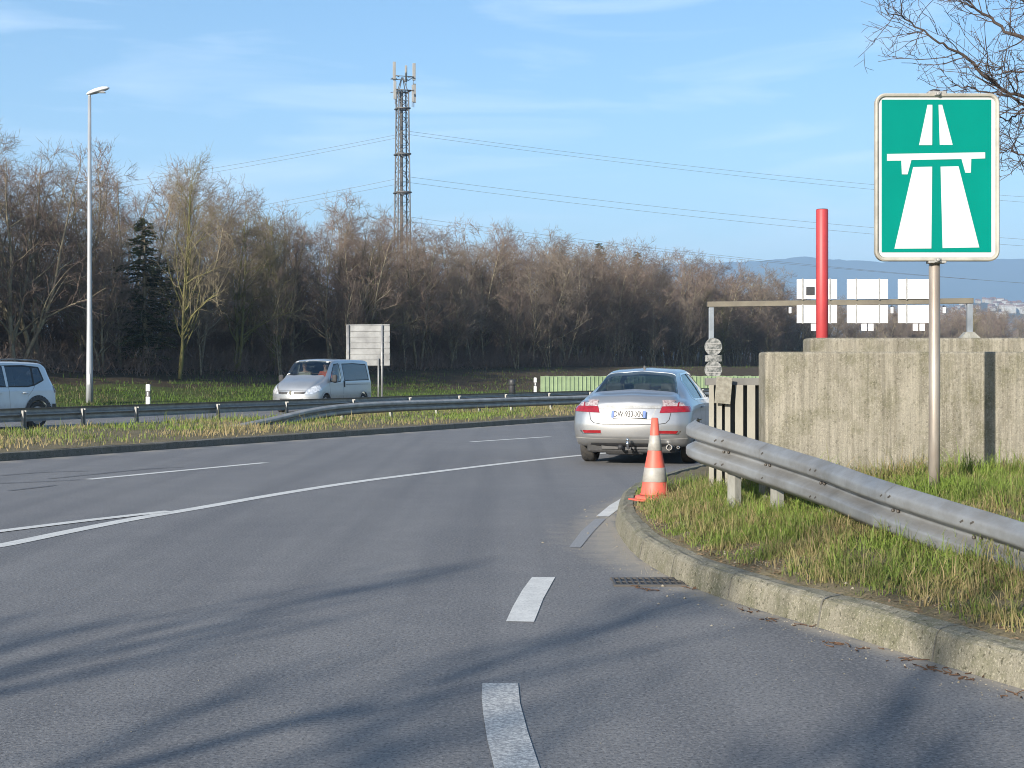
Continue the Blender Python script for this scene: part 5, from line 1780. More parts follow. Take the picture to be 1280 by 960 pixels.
def body_mesh(name, keys, ys, bow_r=.0, bow_f=.0, inset=0.0, tilt=None, L=None):
    keys = np.array(keys, float)
    rows = []
    y0, y1 = keys[0, 0], keys[-1, 0]
    for y in ys:
        v = [pchip(np.array([y]), keys[:, 0], keys[:, j])[0] for j in range(1, 8)]
        r = ring(*v[:6], v[6], inset)
        yy = np.full(len(r), y)
        # plan bow of the two ends
        a = np.clip(1 - (y - y0) / 1.2, 0, 1) ** 2; b = np.clip(1 - (y1 - y) / 1.2, 0, 1) ** 2
        xx = (r[:, 0] / .9) ** 2
        yy = yy + bow_r * a * xx - bow_f * b * xx
        if tilt is not None: yy = yy + tilt(y, r[:, 1])
        rows.append(np.c_[r[:, 0], yy, r[:, 1]])
    P = np.stack(rows)
    n, m = P.shape[:2]
    bm = bmesh.new()
    vs = [[bm.verts.new(P[i, j]) for j in range(m)] for i in range(n)]
    for i in range(n - 1):
        for j in range(m):
            bm.faces.new((vs[i][j], vs[i][(j + 1) % m], vs[i + 1][(j + 1) % m], vs[i + 1][j]))
    # rounded end caps: rings shrinking to the middle, following the same bow and tilt
    for end in (0, -1):
        y = ys[end]; v = [pchip(np.array([y]), keys[:, 0], keys[:, j])[0] for j in range(1, 8)]
        r = ring(*v[:6], v[6], inset); zc = (r[:, 1].min() + r[:, 1].max()) / 2
        prev = vs[end]
        for f in (.93, .8, .62, .42, .2, .06):
            q = np.c_[r[:, 0] * f, zc + (r[:, 1] - zc) * f]
            xx = (q[:, 0] / .9) ** 2
            a = np.clip(1 - (y - y0) / 1.2, 0, 1) ** 2; b = np.clip(1 - (y1 - y) / 1.2, 0, 1) ** 2
            yy = y + bow_r * a * xx - bow_f * b * xx
            yy = yy + (-.012 if end == 0 else .012) * (1 - f)
            if tilt is not None: yy = yy + tilt(y, q[:, 1])
            cur = [bm.verts.new((q[j, 0], yy[j] if np.ndim(yy) else yy, q[j, 1])) for j in range(m)]
            for j in range(m): bm.faces.new((prev[j], prev[(j + 1) % m], cur[(j + 1) % m], cur[j]))
            prev = cur
        bm.faces.new(prev)
    bmesh.ops.remove_doubles(bm, verts=bm.verts, dist=1e-5)
    bmesh.ops.recalc_face_normals(bm, faces=bm.faces)
    me = bpy.data.meshes.new(name); bm.to_mesh(me); bm.free()
    return me

def prism_mesh(poly, a, b, axis):
    """closed prism; poly in the two other axes; axis 0: (y,z), 1: (x,z), 2: (x,y)"""
    def co(p, t):
        return [(t, p[0], p[1]), (p[0], t, p[1]), (p[0], p[1], t)][axis]
    bm = bmesh.new()
    A = [bm.verts.new(co(p, a)) for p in poly]; B = [bm.verts.new(co(p, b)) for p in poly]
    bm.faces.new(A); bm.faces.new(B[::-1])
    n = len(poly)
    for k in range(n): bm.faces.new((A[k], B[k], B[(k + 1) % n], A[(k + 1) % n]))
    bmesh.ops.triangulate(bm, faces=[f for f in bm.faces if len(f.verts) > 4])
    bmesh.ops.recalc_face_normals(bm, faces=bm.faces)
    me = bpy.data.meshes.new('cutter'); bm.to_mesh(me); bm.free()
    return me

def boolean(me, cut, op):
    a = bpy.data.objects.new('tmp_a', me.copy()); b = bpy.data.objects.new('tmp_b', cut)
    COL.objects.link(a); COL.objects.link(b)
    md = a.modifiers.new('b', 'BOOLEAN'); md.operation = op; md.object = b; md.solver = 'EXACT'
    dg = bpy.context.evaluated_depsgraph_get()
    r = bpy.data.meshes.new_from_object(a.evaluated_get(dg))
    am = a.data
    bpy.data.objects.remove(a); bpy.data.objects.remove(b); bpy.data.meshes.remove(am)
    return r

class Car:
    def __init__(s, root, keys, ys, paint, bow_r, bow_f, tilt=None):
        s.e = root; s.keys, s.ys, s.kw = keys, ys, dict(bow_r=bow_r, bow_f=bow_f, tilt=tilt)
        s.solid = body_mesh('solid', keys, ys, **s.kw)
        s.paint = paint
        bm = bmesh.new(); bm.from_mesh(s.solid)
        s.bvh = BVHTree.FromBMesh(bm); bm.free()
        s.body = s.solid.copy()
        s.body.materials.append(paint); s.body.materials.append(M['dark'])
    def cut(s, cutter):
        cutter.materials.append(M['dark']); cutter.materials.append(M['dark'])
        cutter.polygons.foreach_set('material_index', np.ones(len(cutter.polygons), dtype=np.int32))
        s.body = boolean(s.body, cutter, 'DIFFERENCE')
    def patch(s, name, cutter, m, off=.004, parent=None, want=None):
        r = boolean(s.solid, cutter, 'INTERSECT')
        bm = bmesh.new(); bm.from_mesh(r)
        kill = []
        for f in bm.faces:
            c = f.calc_center_median()
            loc, nn, idx, dist = s.bvh.find_nearest(c)
            ok = dist is not None and dist < 2e-3 and nn.dot(f.normal) > .6
            if ok and want is not None: ok = want(c, f.normal)
            if not ok: kill.append(f)
        bmesh.ops.delete(bm, geom=kill, context='FACES')
        for v in bm.verts:
            loc, nn, idx, dist = s.bvh.find_nearest(v.co)
            nrm = v.normal if v.normal.length > .1 else nn
            v.co += nrm * off
        for f in bm.faces: f.smooth = True
        me = bpy.data.meshes.new(name); bm.to_mesh(me); bm.free()
        bpy.data.meshes.remove(r)
        return link(name, me, m, parent or s.e)
    def line(s, name, pts, axis, w, rng, m, off=.002, want=None, parent=None):
        """thin seam or trim along a 2-D polyline projected onto the body"""
        bms = bmesh.new()
        for a, b in zip(pts[:-1], pts[1:]):
            a, b = np.array(a, float), np.array(b, float); d = b - a; l = np.linalg.norm(d)
            if l < 1e-6: continue
            n = np.array([-d[1], d[0]]) / l * w / 2
            o = s.patch('tmp', prism_mesh([a + n, b + n, b - n, a - n], rng[0], rng[1], axis), m, off, want=want)
            bms.from_mesh(o.data); md = o.data; bpy.data.objects.remove(o); bpy.data.meshes.remove(md)
        me = bpy.data.meshes.new(name); bms.to_mesh(me); bms.free()
        me.materials.clear()
        return link(name, me, m, parent or s.e)
    def finish(s):
        me = s.body
        bm = bmesh.new(); bm.from_mesh(me)
        bmesh.ops.remove_doubles(bm, verts=bm.verts, dist=1e-4)
        for f in bm.faces: f.smooth = True
        for ed in bm.edges:
            if len(ed.link_faces) == 2 and ed.calc_face_angle(0) > rad(32): ed.smooth = False
        bm.to_mesh(me); bm.free()
        me.name = 'body'
        me.materials.clear(); me.materials.append(s.paint); me.materials.append(M['dark'])
        o = link('body', me, None, s.e)
        bpy.data.meshes.remove(s.solid)
        return o

def wheel(parent, x, y, r, w, spokes, side):
    e = empty('wheel'); e.parent = parent; e.location = (x, y, r)
    R = Matrix.Rotation(rad(90) * side, 4, 'Y')
    b = MB(); h = w / 2
    b.lathe([(r * .64, -h * .9), (r * .80, -h), (r * .93, -h * .95), (r * .985, -h * .75), (r, -h * .45), (r * .995, -.02), (r * .988, -.012), (r * .988, .012), (r * .995, .02), (r, h * .45), (r * .985, h * .75), (r * .93, h * .95), (r * .80, h), (r * .64, h * .9)], 40, R, True)
    b.build('tyre', M['tyre'], e)
    b = MB(); b.lathe([(r * .66, h * .88), (r * .62, h * .92), (r * .60, h * .55), (r * .58, -h * .8), (r * .2, -h * .8), (r * .2, h * .3), (.0, h * .3)], 32, R)
    for k in range(spokes):
        a = 2 * PI * k / spokes
        b.box(R @ Vector((math.cos(a) * r * .36, math.sin(a) * r * .36, h * .45)), (r * .56, r * .13, .03), R @ Matrix.Rotation(a, 4, 'Z'))
    b.lathe([(r * .13, h * .3), (r * .13, h * .62), (0, h * .64)], 16, R)
    b.build('rim', M['rim'], e)
    return e

def text_mesh(name, s, size, m, parent, loc, rot, extrude=.001, sx=1.0):
    cu = bpy.data.curves.new(name, 'FONT'); cu.body = s; cu.size = size; cu.align_x = 'CENTER'; cu.align_y = 'CENTER'; cu.extrude = extrude; cu.offset = size * .022
    o = bpy.data.objects.new('tmp_text', cu); COL.objects.link(o)
    dg = bpy.context.evaluated_depsgraph_get()
    me = bpy.data.meshes.new_from_object(o.evaluated_get(dg)); me.name = name
    bpy.data.objects.remove(o); bpy.data.curves.remove(cu)
    me.materials.clear()
    q = link(name, me, m, parent); q.location = loc; q.rotation_euler = rot; q.scale = (sx, 1, 1)
    return q

def ylist(a, b, n, dense):
    ys = list(np.linspace(a, b, n)) + dense
    return sorted(set(round(float(y), 4) for y in ys))

# ---- silver sedan, seen from behind
def sedan():
    root = empty('sedan', (1.745, 21.35, 0), rad(-14.5))
    #        y     zb   w    zbelt wbelt zt    wt   crown
    keys = [(0.00, .43, .74, .80, .70, .955, .54, .012),
            (0.04, .34, .83, .84, .775, 1.00, .61, .014),
            (0.12, .29, .888, .87, .835, 1.045, .66, .016),
            (0.35, .27, .910, .895, .868, 1.075, .70, .018),
            (0.52, .26, .914, .905, .876, 1.092, .70, .020),
            (0.75, .25, .915, .915, .880, 1.200, .645, .022),
            (1.00, .24, .915, .922, .880, 1.325, .600, .022),
            (1.22, .23, .915, .928, .880, 1.405, .575, .020),
            (1.55, .22, .915, .932, .880, 1.450, .570, .020),
            (2.20, .21, .915, .93, .880, 1.470, .580, .020),
            (2.75, .21, .915, .92, .876, 1.445, .575, .020),
            (3.10, .21, .915, .91, .870, 1.330, .60, .022),
            (3.55, .21, .913, .89, .860, 1.080, .68, .024),
            (3.75, .22, .910, .875, .850, 1.000, .70, .024),
            (4.30, .23, .900, .81, .830, .900, .66, .02),
            (4.65, .26, .860, .70, .78, .79, .60, .02),
            (4.83, .30, .780, .62, .68, .69, .50, .01),
            (4.88, .36, .700, .57, .60, .63, .44, .01)]
    ys = ylist(0, 4.88, 66, [0.0, .01, .025, .04, .07, .12, .18, 4.8, 4.83, 4.86, 4.88])
    tilt = lambda y, z: np.where(z > .62, .13 * np.clip((z - .62) / .4, 0, 1) ** 1.3, .05 * np.clip((.62 - z) / .3, 0, 1) ** 2) * np.clip(1 - y / .5, 0, 1)
    c = Car(root, keys, ys, M['silver'], .20, .30, tilt)
    # wheel arches
    for y in (1.04, 3.80):
        for sx in (-1, 1):
            c.cut(prism_mesh([(y + .365 * math.cos(a), .335 + .365 * math.sin(a)) for a in np.linspace(0, 2 * PI, 28, endpoint=False)], sx * .60, sx * 1.2, 0))
    # cabin
    cav = body_mesh('cavity', keys, [y for y in ys if .78 <= y <= 3.2], inset=.045, bow_r=.2, bow_f=.3)
    bmc = bmesh.new(); bmc.from_mesh(cav)
    for v in bmc.verts:
        if v.co.z < .55: v.co.z = .55
        if v.co.z < .9: v.co.x *= .93
    bmc.to_mesh(cav); bmc.free()
    c.cut(cav)
    rear = [(-.665, .62), (.665, .62), (.545, 1.20), (.30, 1.245), (-.30, 1.245), (-.545, 1.20)]
    c.cut(prism_mesh(rear, 1.05, 1.7, 2))
    ws = [(-.56, 2.86), (.56, 2.86), (.68, 3.42), (-.68, 3.42)]
    c.cut(prism_mesh(ws, 1.02, 1.7, 2))
    side = [(1.06, 1.02), (1.30, 1.27), (1.60, 1.372), (2.2, 1.398), (2.72, 1.375), (3.22, 1.03), (3.15, .975), (1.2, .985)]
    c.cut(prism_mesh(side, -1.2, 1.2, 0))
    g = m_glass
    c.patch('rear_window', prism_mesh(rear, 1.05, 1.7, 2), M['screen'], -.004, want=lambda p, n: n.z > .2)
    c.patch('windscreen', prism_mesh(ws, 1.02, 1.7, 2), M['glass'], -.004, want=lambda p, n: n.z > .2)
    for sx in (-1, 1):
        c.patch('side_window', prism_mesh(side, 0, sx * 1.2, 0), M['glass'], -.004)
        c.line('window_trim', side + side[:1], 0, .022, (0.2 * sx, 1.2 * sx), M['chrome'], .004)
        c.line('door_pillar', [(2.05, .99), (2.12, 1.39)], 0, .08, (.2 * sx, 1.2 * sx), M['black'], .0)
        c.line('door_seam', [(2.04, .30), (2.05, .98)], 0, .010, (.5 * sx, 1.2 * sx), M['black'], .001)
        c.line('door_seam', [(1.30, .98), (1.48, .70), (1.46, .42)], 0, .010, (.5 * sx, 1.2 * sx), M['black'], .001)
        b = MB(); b.tube([(sx * .905, 1.55, .86), (sx * .935, 1.58, .865), (sx * .935, 1.74, .865), (sx * .905, 1.77, .86)], .013, 6); b.build('door_handle', M['silver'], root)
        b = MB(); b.box((sx * 1.0, 3.02, 1.02), (.16, .11, .13), None, .04); b.build('wing_mirror', M['silver'], root)
    back = lambda p, n: p.y < 1.0
    # lamps: clear upper half, red lower half, wrapping on to the flank
    for sx in (-1, 1):
        up = [(sx * .485, .985), (sx * .50, .895), (sx * .955, .895), (sx * .955, .995)]
        lo = [(sx * .455, .795), (sx * .485, .893), (sx * .955, .893), (sx * .955, .815)]
        lp = c.patch('tail_lamp', prism_mesh(lo, -.2, .42, 1), M['lamp_red'], .009, want=lambda p, n: p.y < .6 and abs(p.x) > .3 and n.z < .8)
        c.patch('clear_lens', prism_mesh(up, -.2, .33, 1), M['lamp_clear'], .008, lp, want=lambda p, n: p.y < .6 and n.z < .8)
        c.patch('red_segment', prism_mesh([(sx * .70, .89), (sx * .715, .99), (sx * .735, .99), (sx * .722, .89)], -.2, .33, 1), M['lamp_red'], .011, lp, want=lambda p, n: p.y < .6 and n.z < .8)
        c.patch('bumper_reflector', prism_mesh([(sx * .43, .535), (sx * .43, .492), (sx * .70, .489), (sx * .73, .53)], -.2, .5, 1), M['lamp_red'], .006, want=back)
        c.patch('reflector_trim', prism_mesh([(sx * .42, .484), (sx * .42, .474), (sx * .73, .476), (sx * .77, .53), (sx * .75, .53), (sx * .71, .486)], -.2, .5, 1), M['chrome'], .004, want=back)
    c.patch('boot_trim', prism_mesh([(-.47, .905), (-.47, .862), (.47, .862), (.47, .905)], -.2, .4, 1), M['galv'], .010, want=back)
    c.line('boot_seam', [(-.62, .80), (-.60, .70), (-.55, .645), (-.40, .625), (.40, .625), (.55, .645), (.60, .70), (.62, .80)], 1, .011, (-.2, .5), M['black'], .0015, want=back)
    c.line('plate_recess_edge', [(-.40, .86), (-.335, .70), (.335, .70), (.40, .86)], 1, .010, (-.2, .5), M['galv_dull'], .001, want=back)
    c.line('bumper_crease', [(-.86, .415), (-.5, .405), (.5, .405), (.86, .415)], 1, .012, (-.2, .6), M['galv_dull'], .0015, want=back)
    # dark lower valance
    c.patch('rear_valance', prism_mesh([(-.60, .34), (-.66, .25), (.66, .25), (.60, .34)], -.2, .5, 1), M['dark'], .004, want=back)
    # small badge above the trim
    b = MB(); b.prism([(-.022, 0), (0, .045), (.022, 0), (0, -.045)], 0, .01); o = b.build('badge', M['chrome'], root); o.location = (0, .125, .955); o.rotation_euler = (rad(-18), 0, 0)
    c.patch('brake_light', prism_mesh([(-.14, 1.215), (.14, 1.215), (.14, 1.235), (-.14, 1.235)], 1.2, 1.7, 2), M['lamp_clear'], -.001, want=lambda p, n: n.z > .1)
    # plate
    pl = empty('number_plate'); pl.parent = root
    z0 = .775
    def surf_y(x, z):
        h = c.bvh.ray_cast(Vector((x, -1, z)), Vector((0, 1, 0))); return h[0].y if h[0] else .05
    yb = min(surf_y(0, .72), surf_y(0, .83), surf_y(.26, .77)) - .012
    tl = math.atan2(surf_y(0, .83) - surf_y(0, .72), .11)
    pl.location = (0, yb, z0); pl.rotation_euler = (-tl, 0, 0)
    b = MB(); b.box((0, 0, 0), (.52, .008, .11), None, .003); b.build('plate', M['plate'], pl)
    for x in (-.24, .24):
        b = MB(); b.box((x, -.0050, 0), (.04, .003, .108)); b.build('blue_strip', M['plate_blue'], pl)
    text_mesh('plate_lettering', 'DW-933-XN', .128, M['ink'], pl, (0, -.0062, 0), (rad(90), 0, 0), .0008, .655)
    # exhaust, tow bar
    for x, r in ((.60, .045), (.735, .022)):
        b = MB(); b.lathe([(r, 0), (r, .16), (r * .78, .16), (r * .78, .0)], 20, Matrix.Translation((x, -.02 + .1, .285)) @ Matrix.Rotation(rad(-90), 4, 'X'), True)
        b.build('exhaust_tip', M['chrome'], root)
        b = MB(); b.lathe([(r * .8, 0), (0, 0.001)], 16, Matrix.Translation((x, .13, .285)) @ Matrix.Rotation(rad(-90), 4, 'X')); b.build('exhaust_core', M['black'], root)
    tb = empty('tow_bar'); tb.parent = root
    b = MB(); b.tube([(0, .25, .27), (0, .02, .265), (0, -.06, .28), (0, -.075, .33), (0, -.075, .385)], .018, 10); b.lathe([(.0, -.026), (.018, -.018), (.026, 0), (.018, .018), (0, .026)], 14, Matrix.Translation((0, -.075, .40))); b.build('tow_ball', M['chrome'], tb)
    b = MB(); b.box((0, .2, .27), (.9, .05, .06), None, .008); b.box((0, -.01, .262), (.09, .05, .05), None, .006); b.lathe([(.04, 0), (.04, .05), (0, .06)], 14, Matrix.Translation((-.13, .08, .28)) @ Matrix.Rotation(rad(90), 4, 'X')); b.build('cross_tube', M['dark'], tb)
    # underbody and silencer
    b = MB(); b.box((0, 2.4, .27), (1.35, 4.4, .16), None, .03); b.box((-.1, .42, .24), (.62, .42, .17), None, .06); b.build('underbody', M['black'], root)
    for y, sx in ((1.04, -1), (1.04, 1), (3.80, -1), (3.80, 1)):
        wheel(root, sx * .785, y, .33, .225, 7, sx)
    # cabin fittings
    b = MB(); b.box((0, .98, .985), (1.25, .62, .03)); b.build('parcel_shelf', M['seat_grey'], root)
    for x in (-.42, 0.02, .45):
        b = MB(); b.box((x, 1.16, 1.165), (.27, .09, .14), None, .045); b.box((x, 1.22, .98), (.40, .14, .34), None, .05); b.build('rear_headrest', M['cream'], root)
    for x in (-.40, .40):
        b = MB(); b.box((x, 2.10, 1.135), (.26, .09, .17), None, .045); b.build('front_headrest', M['cream'], root)
        b = MB(); b.box((x, 2.16, .88), (.48, .15, .42), None, .06); b.build('front_seat', M['cream'], root)
    b = MB(); b.box((-.42, 2.78, .95), (.02, .02, .02)); b.lathe([(.0, 0), (.18, 0), (.18, .02), (0, .02)], 20, Matrix.Translation((-.40, 2.72, .90)) @ Matrix.Rotation(rad(70), 4, 'X')); b.build('steering_wheel', M['dark'], root)
    b = MB(); b.box((0, 3.05, .88), (1.4, .4, .14), None, .04); b.build('dashboard', M['seat_grey'], root)
    c.finish()
    b = MB(); b.prism([(-.02, 0), (.02, 0), (.01, .05), (-.01, .05)], 0, .07); o = b.build('roof_antenna', M['dark'], root); o.location = (0, 1.5, 1.465)
    tag(root, 'silver sedan seen from behind, number plate and tow bar in view, beside the traffic cone', 'car')
sedan()

# ---- silver van coming towards us on the far carriageway; local y=0 is the nose
def person(x, y, z, face, top, hair, label, m_skin, arms):
    """seated figure; z = seat top, 'face' is the heading in degrees"""
    root = empty('person', (x, y, z), rad(face))
    def skin(name, verts, edges, radii, m, sub=2):
        me = bpy.data.meshes.new(name); me.from_pydata(verts, edges, [])
        o = bpy.data.objects.new('tmp_p', me); COL.objects.link(o)
        o.modifiers.new('s', 'SKIN'); me.skin_vertices[0].data[0].use_root = True
        for v, r in zip(me.skin_vertices[0].data, radii): v.radius = (r[0], r[1]) if isinstance(r, tuple) else (r, r)
        sb = o.modifiers.new('d', 'SUBSURF'); sb.levels = sub; sb.render_levels = sub
        dg = bpy.context.evaluated_depsgraph_get()
        r = bpy.data.meshes.new_from_object(o.evaluated_get(dg)); r.name = name
        bpy.data.objects.remove(o); bpy.data.meshes.remove(me)
        r.materials.clear(); r.polygons.foreach_set('use_smooth', np.ones(len(r.polygons), dtype=bool))
        return link(name, r, m, root)
    # +y is where the person looks
    V = [(0, -.05, .10), (0, -.06, .28), (0, -.05, .46), (0, -.02, .56), (0, 0, .64), (0, .015, .74), (0, .01, .82)]
    Ed = [(0, 1), (1, 2), (2, 3), (3, 4), (4, 5), (5, 6)]
    Rr = [(.15, .12), (.135, .11), (.155, .11), (.06, .06), (.055, .06), (.075, .09), (.06, .075)]
    for sx in (-1, 1):
        b = len(V)
        V += [(sx * .19, -.03, .50), (sx * .25, .08, .28), (sx * arms[0], .30, .30), (sx * (arms[0] - .02), .38, .32)]
        Ed += [(2, b), (b, b + 1), (b + 1, b + 2), (b + 2, b + 3)]
        Rr += [.055, .042, .028, .030]
        h = b + 3
        for k in range(5):
            q = len(V)
            dx = (-.02 + .012 * k) * sx
            V += [(V[h][0] + dx, .41, .335 - .008 * abs(k - 2)), (V[h][0] + dx * 1.3, .43 if k else .40, .305)]
            Ed += [(h, q), (q, q + 1)]; Rr += [.009, .007]
        b = len(V)
        V += [(sx * .10, .02, .07), (sx * .14, .42, .10), (sx * .14, .50, -.32), (sx * .14, .64, -.36)]
        Ed += [(0, b), (b, b + 1), (b + 1, b + 2), (b + 2, b + 3)]
        Rr += [.085, .06, .04, .035]
    skin('body', V, Ed, Rr, m_skin)
    V = [(0, -.05, .06), (0, -.06, .28), (0, -.05, .45), (0, -.035, .52)]
    Ed = [(0, 1), (1, 2), (2, 3)]; Rr = [(.165, .135), (.15, .125), (.17, .125), (.10, .085)]
    for sx in (-1, 1):
        b = len(V)
        V += [(sx * .20, -.03, .49), (sx * .255, .08, .27), (sx * arms[0], .25, .29)]
        Ed += [(2, b), (b, b + 1), (b + 1, b + 2)]; Rr += [.068, .056, .042]
    skin('jacket', V, Ed, Rr, top)
    b = MB(); b.lathe([(.0, .105), (.05, .095), (.085, .05), (.092, .0), (.082, -.035)], 18, Matrix.Translation((0, -.012, .80)) @ Matrix.Scale(1.12, 4, (0, 1, 0))); h = b.build('hair', hair, root); smooth_all(h)
    for sx in (-1, 1):
        b = MB(); b.lathe([(0, -.012), (.009, -.007), (.012, 0), (.009, .007), (0, .012)], 8, Matrix.Translation((sx * .030, .093, .765))); b.build('eye', M['ink'], root)
        b = MB(); b.lathe([(0, -.028), (.012, -.018), (.016, 0), (.012, .02), (0, .028)], 8, Matrix.Translation((sx * .083, .005, .75))); b.build('ear', m_skin, root)
    b = MB(); b.prism([(-.012, 0), (.012, 0), (.004, .045), (-.004, .045)], 0, .022); n_ = b.build('nose', m_skin, root); n_.location = (0, .090, .725)
    b = MB(); b.box((0, .090, .700), (.042, .010, .008), None, .002); b.build('mouth', M['lamp_red'], root)
    tag(root, label, 'person')
    return root
M['skin'] = mat('skin', (.50, .30, .21), (.44, .26, .18), 10, .6)
M['hivis'] = mat('orange_red_jacket', (.72, .14, .06), (.60, .11, .05), 8, .8)
M['pale_top'] = mat('pale_pullover', (.50, .46, .38), None, 8, .9)
M['hair_dark'] = mat('dark_hair', (.03, .022, .018), None, 20, .7)
M['hair_light'] = mat('sandy_hair', (.32, .20, .09), None, 20, .7)

def van():
    H = rad(180 - 19)                                    # local +y points to the rear of the van
    root = empty('van', (-7.72, 49.6, 0), 0)
    root.rotation_euler = (0, 0, rad(-19))               # local: nose at y=0 facing the camera, tail at y=4.78
    keys = [(0.00, .30, .62, .60, .56, .70, .42, .01),
            (0.05, .24, .80, .68, .74, .80, .56, .01),
            (0.16, .21, .90, .78, .85, .94, .66, .015),
            (0.40, .20, .94, .88, .89, 1.08, .74, .02),
            (0.80, .20, .95, .98, .91, 1.20, .77, .025),
            (1.02, .20, .95, 1.05, .92, 1.30, .78, .025),
            (1.40, .20, .95, 1.08, .93, 1.60, .765, .022),
            (1.78, .20, .95, 1.08, .93, 1.84, .755, .02),
            (2.05, .20, .95, 1.08, .93, 1.885, .765, .02),
            (3.00, .21, .95, 1.08, .93, 1.90, .775, .02),
            (4.40, .22, .95, 1.08, .93, 1.89, .775, .02),
            (4.66, .23, .94, 1.07, .92, 1.87, .765, .02),
            (4.76, .26, .92, 1.05, .90, 1.83, .74, .01),
            (4.78, .30, .88, 1.02, .86, 1.79, .70, .0)]
    ys = ylist(0, 4.78, 60, [.0, .02, .05, .09, .13, 4.70, 4.74, 4.76, 4.78])
    c = Car(root, keys, ys, M['silver_van'], .30, .04)
    for y in (.90, 4.00):
        for sx in (-1, 1):
            c.cut(prism_mesh([(y + .37 * math.cos(a), .33 + .37 * math.sin(a)) for a in np.linspace(0, 2 * PI, 28, endpoint=False)], sx * .62, sx * 1.3, 0))
    cav = body_mesh('cavity', keys, [y for y in ys if 1.0 <= y <= 4.65], inset=.05, bow_r=0, bow_f=.04)
    bmc = bmesh.new(); bmc.from_mesh(cav)
    for v in bmc.verts:
        if v.co.z < .55: v.co.z = .55
    bmc.to_mesh(cav); bmc.free()
    c.cut(cav)
    ws = [(-.80, 1.06), (.80, 1.06), (.73, 1.70), (-.73, 1.70)]
    ws = [(-.79, 1.10), (-.40, 1.03), (.40, 1.03), (.79, 1.10), (.71, 1.74), (-.71, 1.74)]
    c.cut(prism_mesh(ws, 1.12, 2.2, 2))
    fw = [(1.25, 1.10), (1.62, 1.50), (1.80, 1.70), (2.16, 1.73), (2.18, 1.25), (2.10, 1.10), (1.60, 1.05)]
    sw = [(2.40, 1.12), (2.42, 1.72), (3.40, 1.74), (4.45, 1.71), (4.50, 1.14)]
    for p in (fw, sw): c.cut(prism_mesh(p, -1.3, 1.3, 0))
    c.patch('windscreen', prism_mesh(ws, 1.12, 2.2, 2), M['screen'], -.004, want=lambda p, n: n.z > .1)
    for sx in (-1, 1):
        c.patch('door_window', prism_mesh(fw, 0, sx * 1.3, 0), M['glass'], -.004)
        c.patch('side_window', prism_mesh(sw, 0, sx * 1.3, 0), M['glass_dark'], -.004)
        c.line('window_edge', fw + fw[:1], 0, .03, (.2 * sx, 1.3 * sx), M['black'], .002)
        c.line('window_edge', sw + sw[:1], 0, .03, (.2 * sx, 1.3 * sx), M['black'], .002)
        c.line('door_seam', [(2.28, .34), (2.30, 1.10), (2.24, 1.78)], 0, .016, (.4 * sx, 1.3 * sx), M['black'], .001)
        c.line('door_seam', [(1.16, 1.05), (1.22, .62), (1.30, .40)], 0, .014, (.4 * sx, 1.3 * sx), M['black'], .001)
        c.line('sliding_rail', [(2.5, .98), (4.4, .98)], 0, .014, (.4 * sx, 1.3 * sx), M['black'], .001)
        c.line('side_crease', [(1.3, .62), (3.6, .60)], 0, .05, (.4 * sx, 1.3 * sx), M['silver_van'], .012)
        b = MB(); b.box((sx * .955, 2.36, 1.0), (.025, .06, .24), None, .01); b.build('door_handle', M['black'], root)
        b = MB(); b.box((sx * 1.06, 1.32, 1.20), (.20, .13, .27), None, .06); b.tube([(sx * .93, 1.36, 1.12), (sx * 1.03, 1.34, 1.14)], .03, 6); b.build('wing_mirror', M['black'], root)
        # wide headlamps swept back on to the wings
        hl = [(sx * .50, .655), (sx * .56, .80), (sx * .70, .92), (sx * .95, .99), (sx * .95, .80), (sx * .74, .665)]
        c.patch('headlamp', prism_mesh(hl, -.1, .55, 1), M['headlamp'], .010, want=lambda p, n: n.y < .3)
        c.patch('grille', prism_mesh([(sx * .10, .735), (sx * .14, .65), (sx * .48, .655), (sx * .54, .745)], -.1, .5, 1), M['dark'], .006, want=lambda p, n: n.y < 0)
        # wheel arch lips
        for y in (.90, 4.0):
            c.line('arch_lip', [(y + .40 * math.cos(a), .33 + .40 * math.sin(a)) for a in np.linspace(0, PI, 10)], 0, .05, (.5 * sx, 1.3 * sx), M['silver_van'], .012)
    c.patch('lower_grille', prism_mesh([(-.46, .50), (-.44, .43), (.44, .43), (.46, .50)], -.1, .4, 1), M['dark'], .005, want=lambda p, n: n.y < 0)
    c.line('bonnet_seam', [(-.60, .77), (-.40, .775), (.40, .775), (.60, .77)], 1, .012, (-.1, .5), M['black'], .001, want=lambda p, n: n.y < -.1)
    c.line('wiper', [(-.66, 1.085), (.10, 1.10)], 2, .022, (1.1, 1.6), M['black'], .012, want=lambda p, n: n.z > .1)
    c.line('wiper', [(-.02, 1.13), (.66, 1.12)], 2, .022, (1.1, 1.6), M['black'], .012, want=lambda p, n: n.z > .1)
    b = MB(); b.prism([(-.055, 0), (0, .10), (.055, 0), (0, -.10)], 0, .02); o = b.build('badge', M['chrome'], root); o.location = (0, -.015, .70)
    b = MB(); b.box((0, -.045, .375), (.50, .012, .11), None, .004); b.build('number_plate', M['plate'], root)
    b = MB(); b.box((0, 2.4, .26), (1.5, 4.3, .14), None, .03); b.build('underbody', M['black'], root)
    for y, sx in ((.90, -1), (.90, 1), (4.0, -1), (4.0, 1)):
        wheel(root, sx * .82, y, .325, .21, 5, sx)
    b = MB(); b.box((0, 1.30, 1.02), (1.55, .40, .16), None, .05); b.build('dashboard', M['dark'], root)
    for x in (-.45, .48):
        b = MB(); b.box((x, 2.20, 1.05), (.50, .16, .60), None, .06); b.box((x, 1.98, .78), (.50, .48, .14), None, .05); b.box((x, 2.22, 1.42), (.26, .10, .18), None, .04); b.build('front_seat', M['seat_grey'], root)
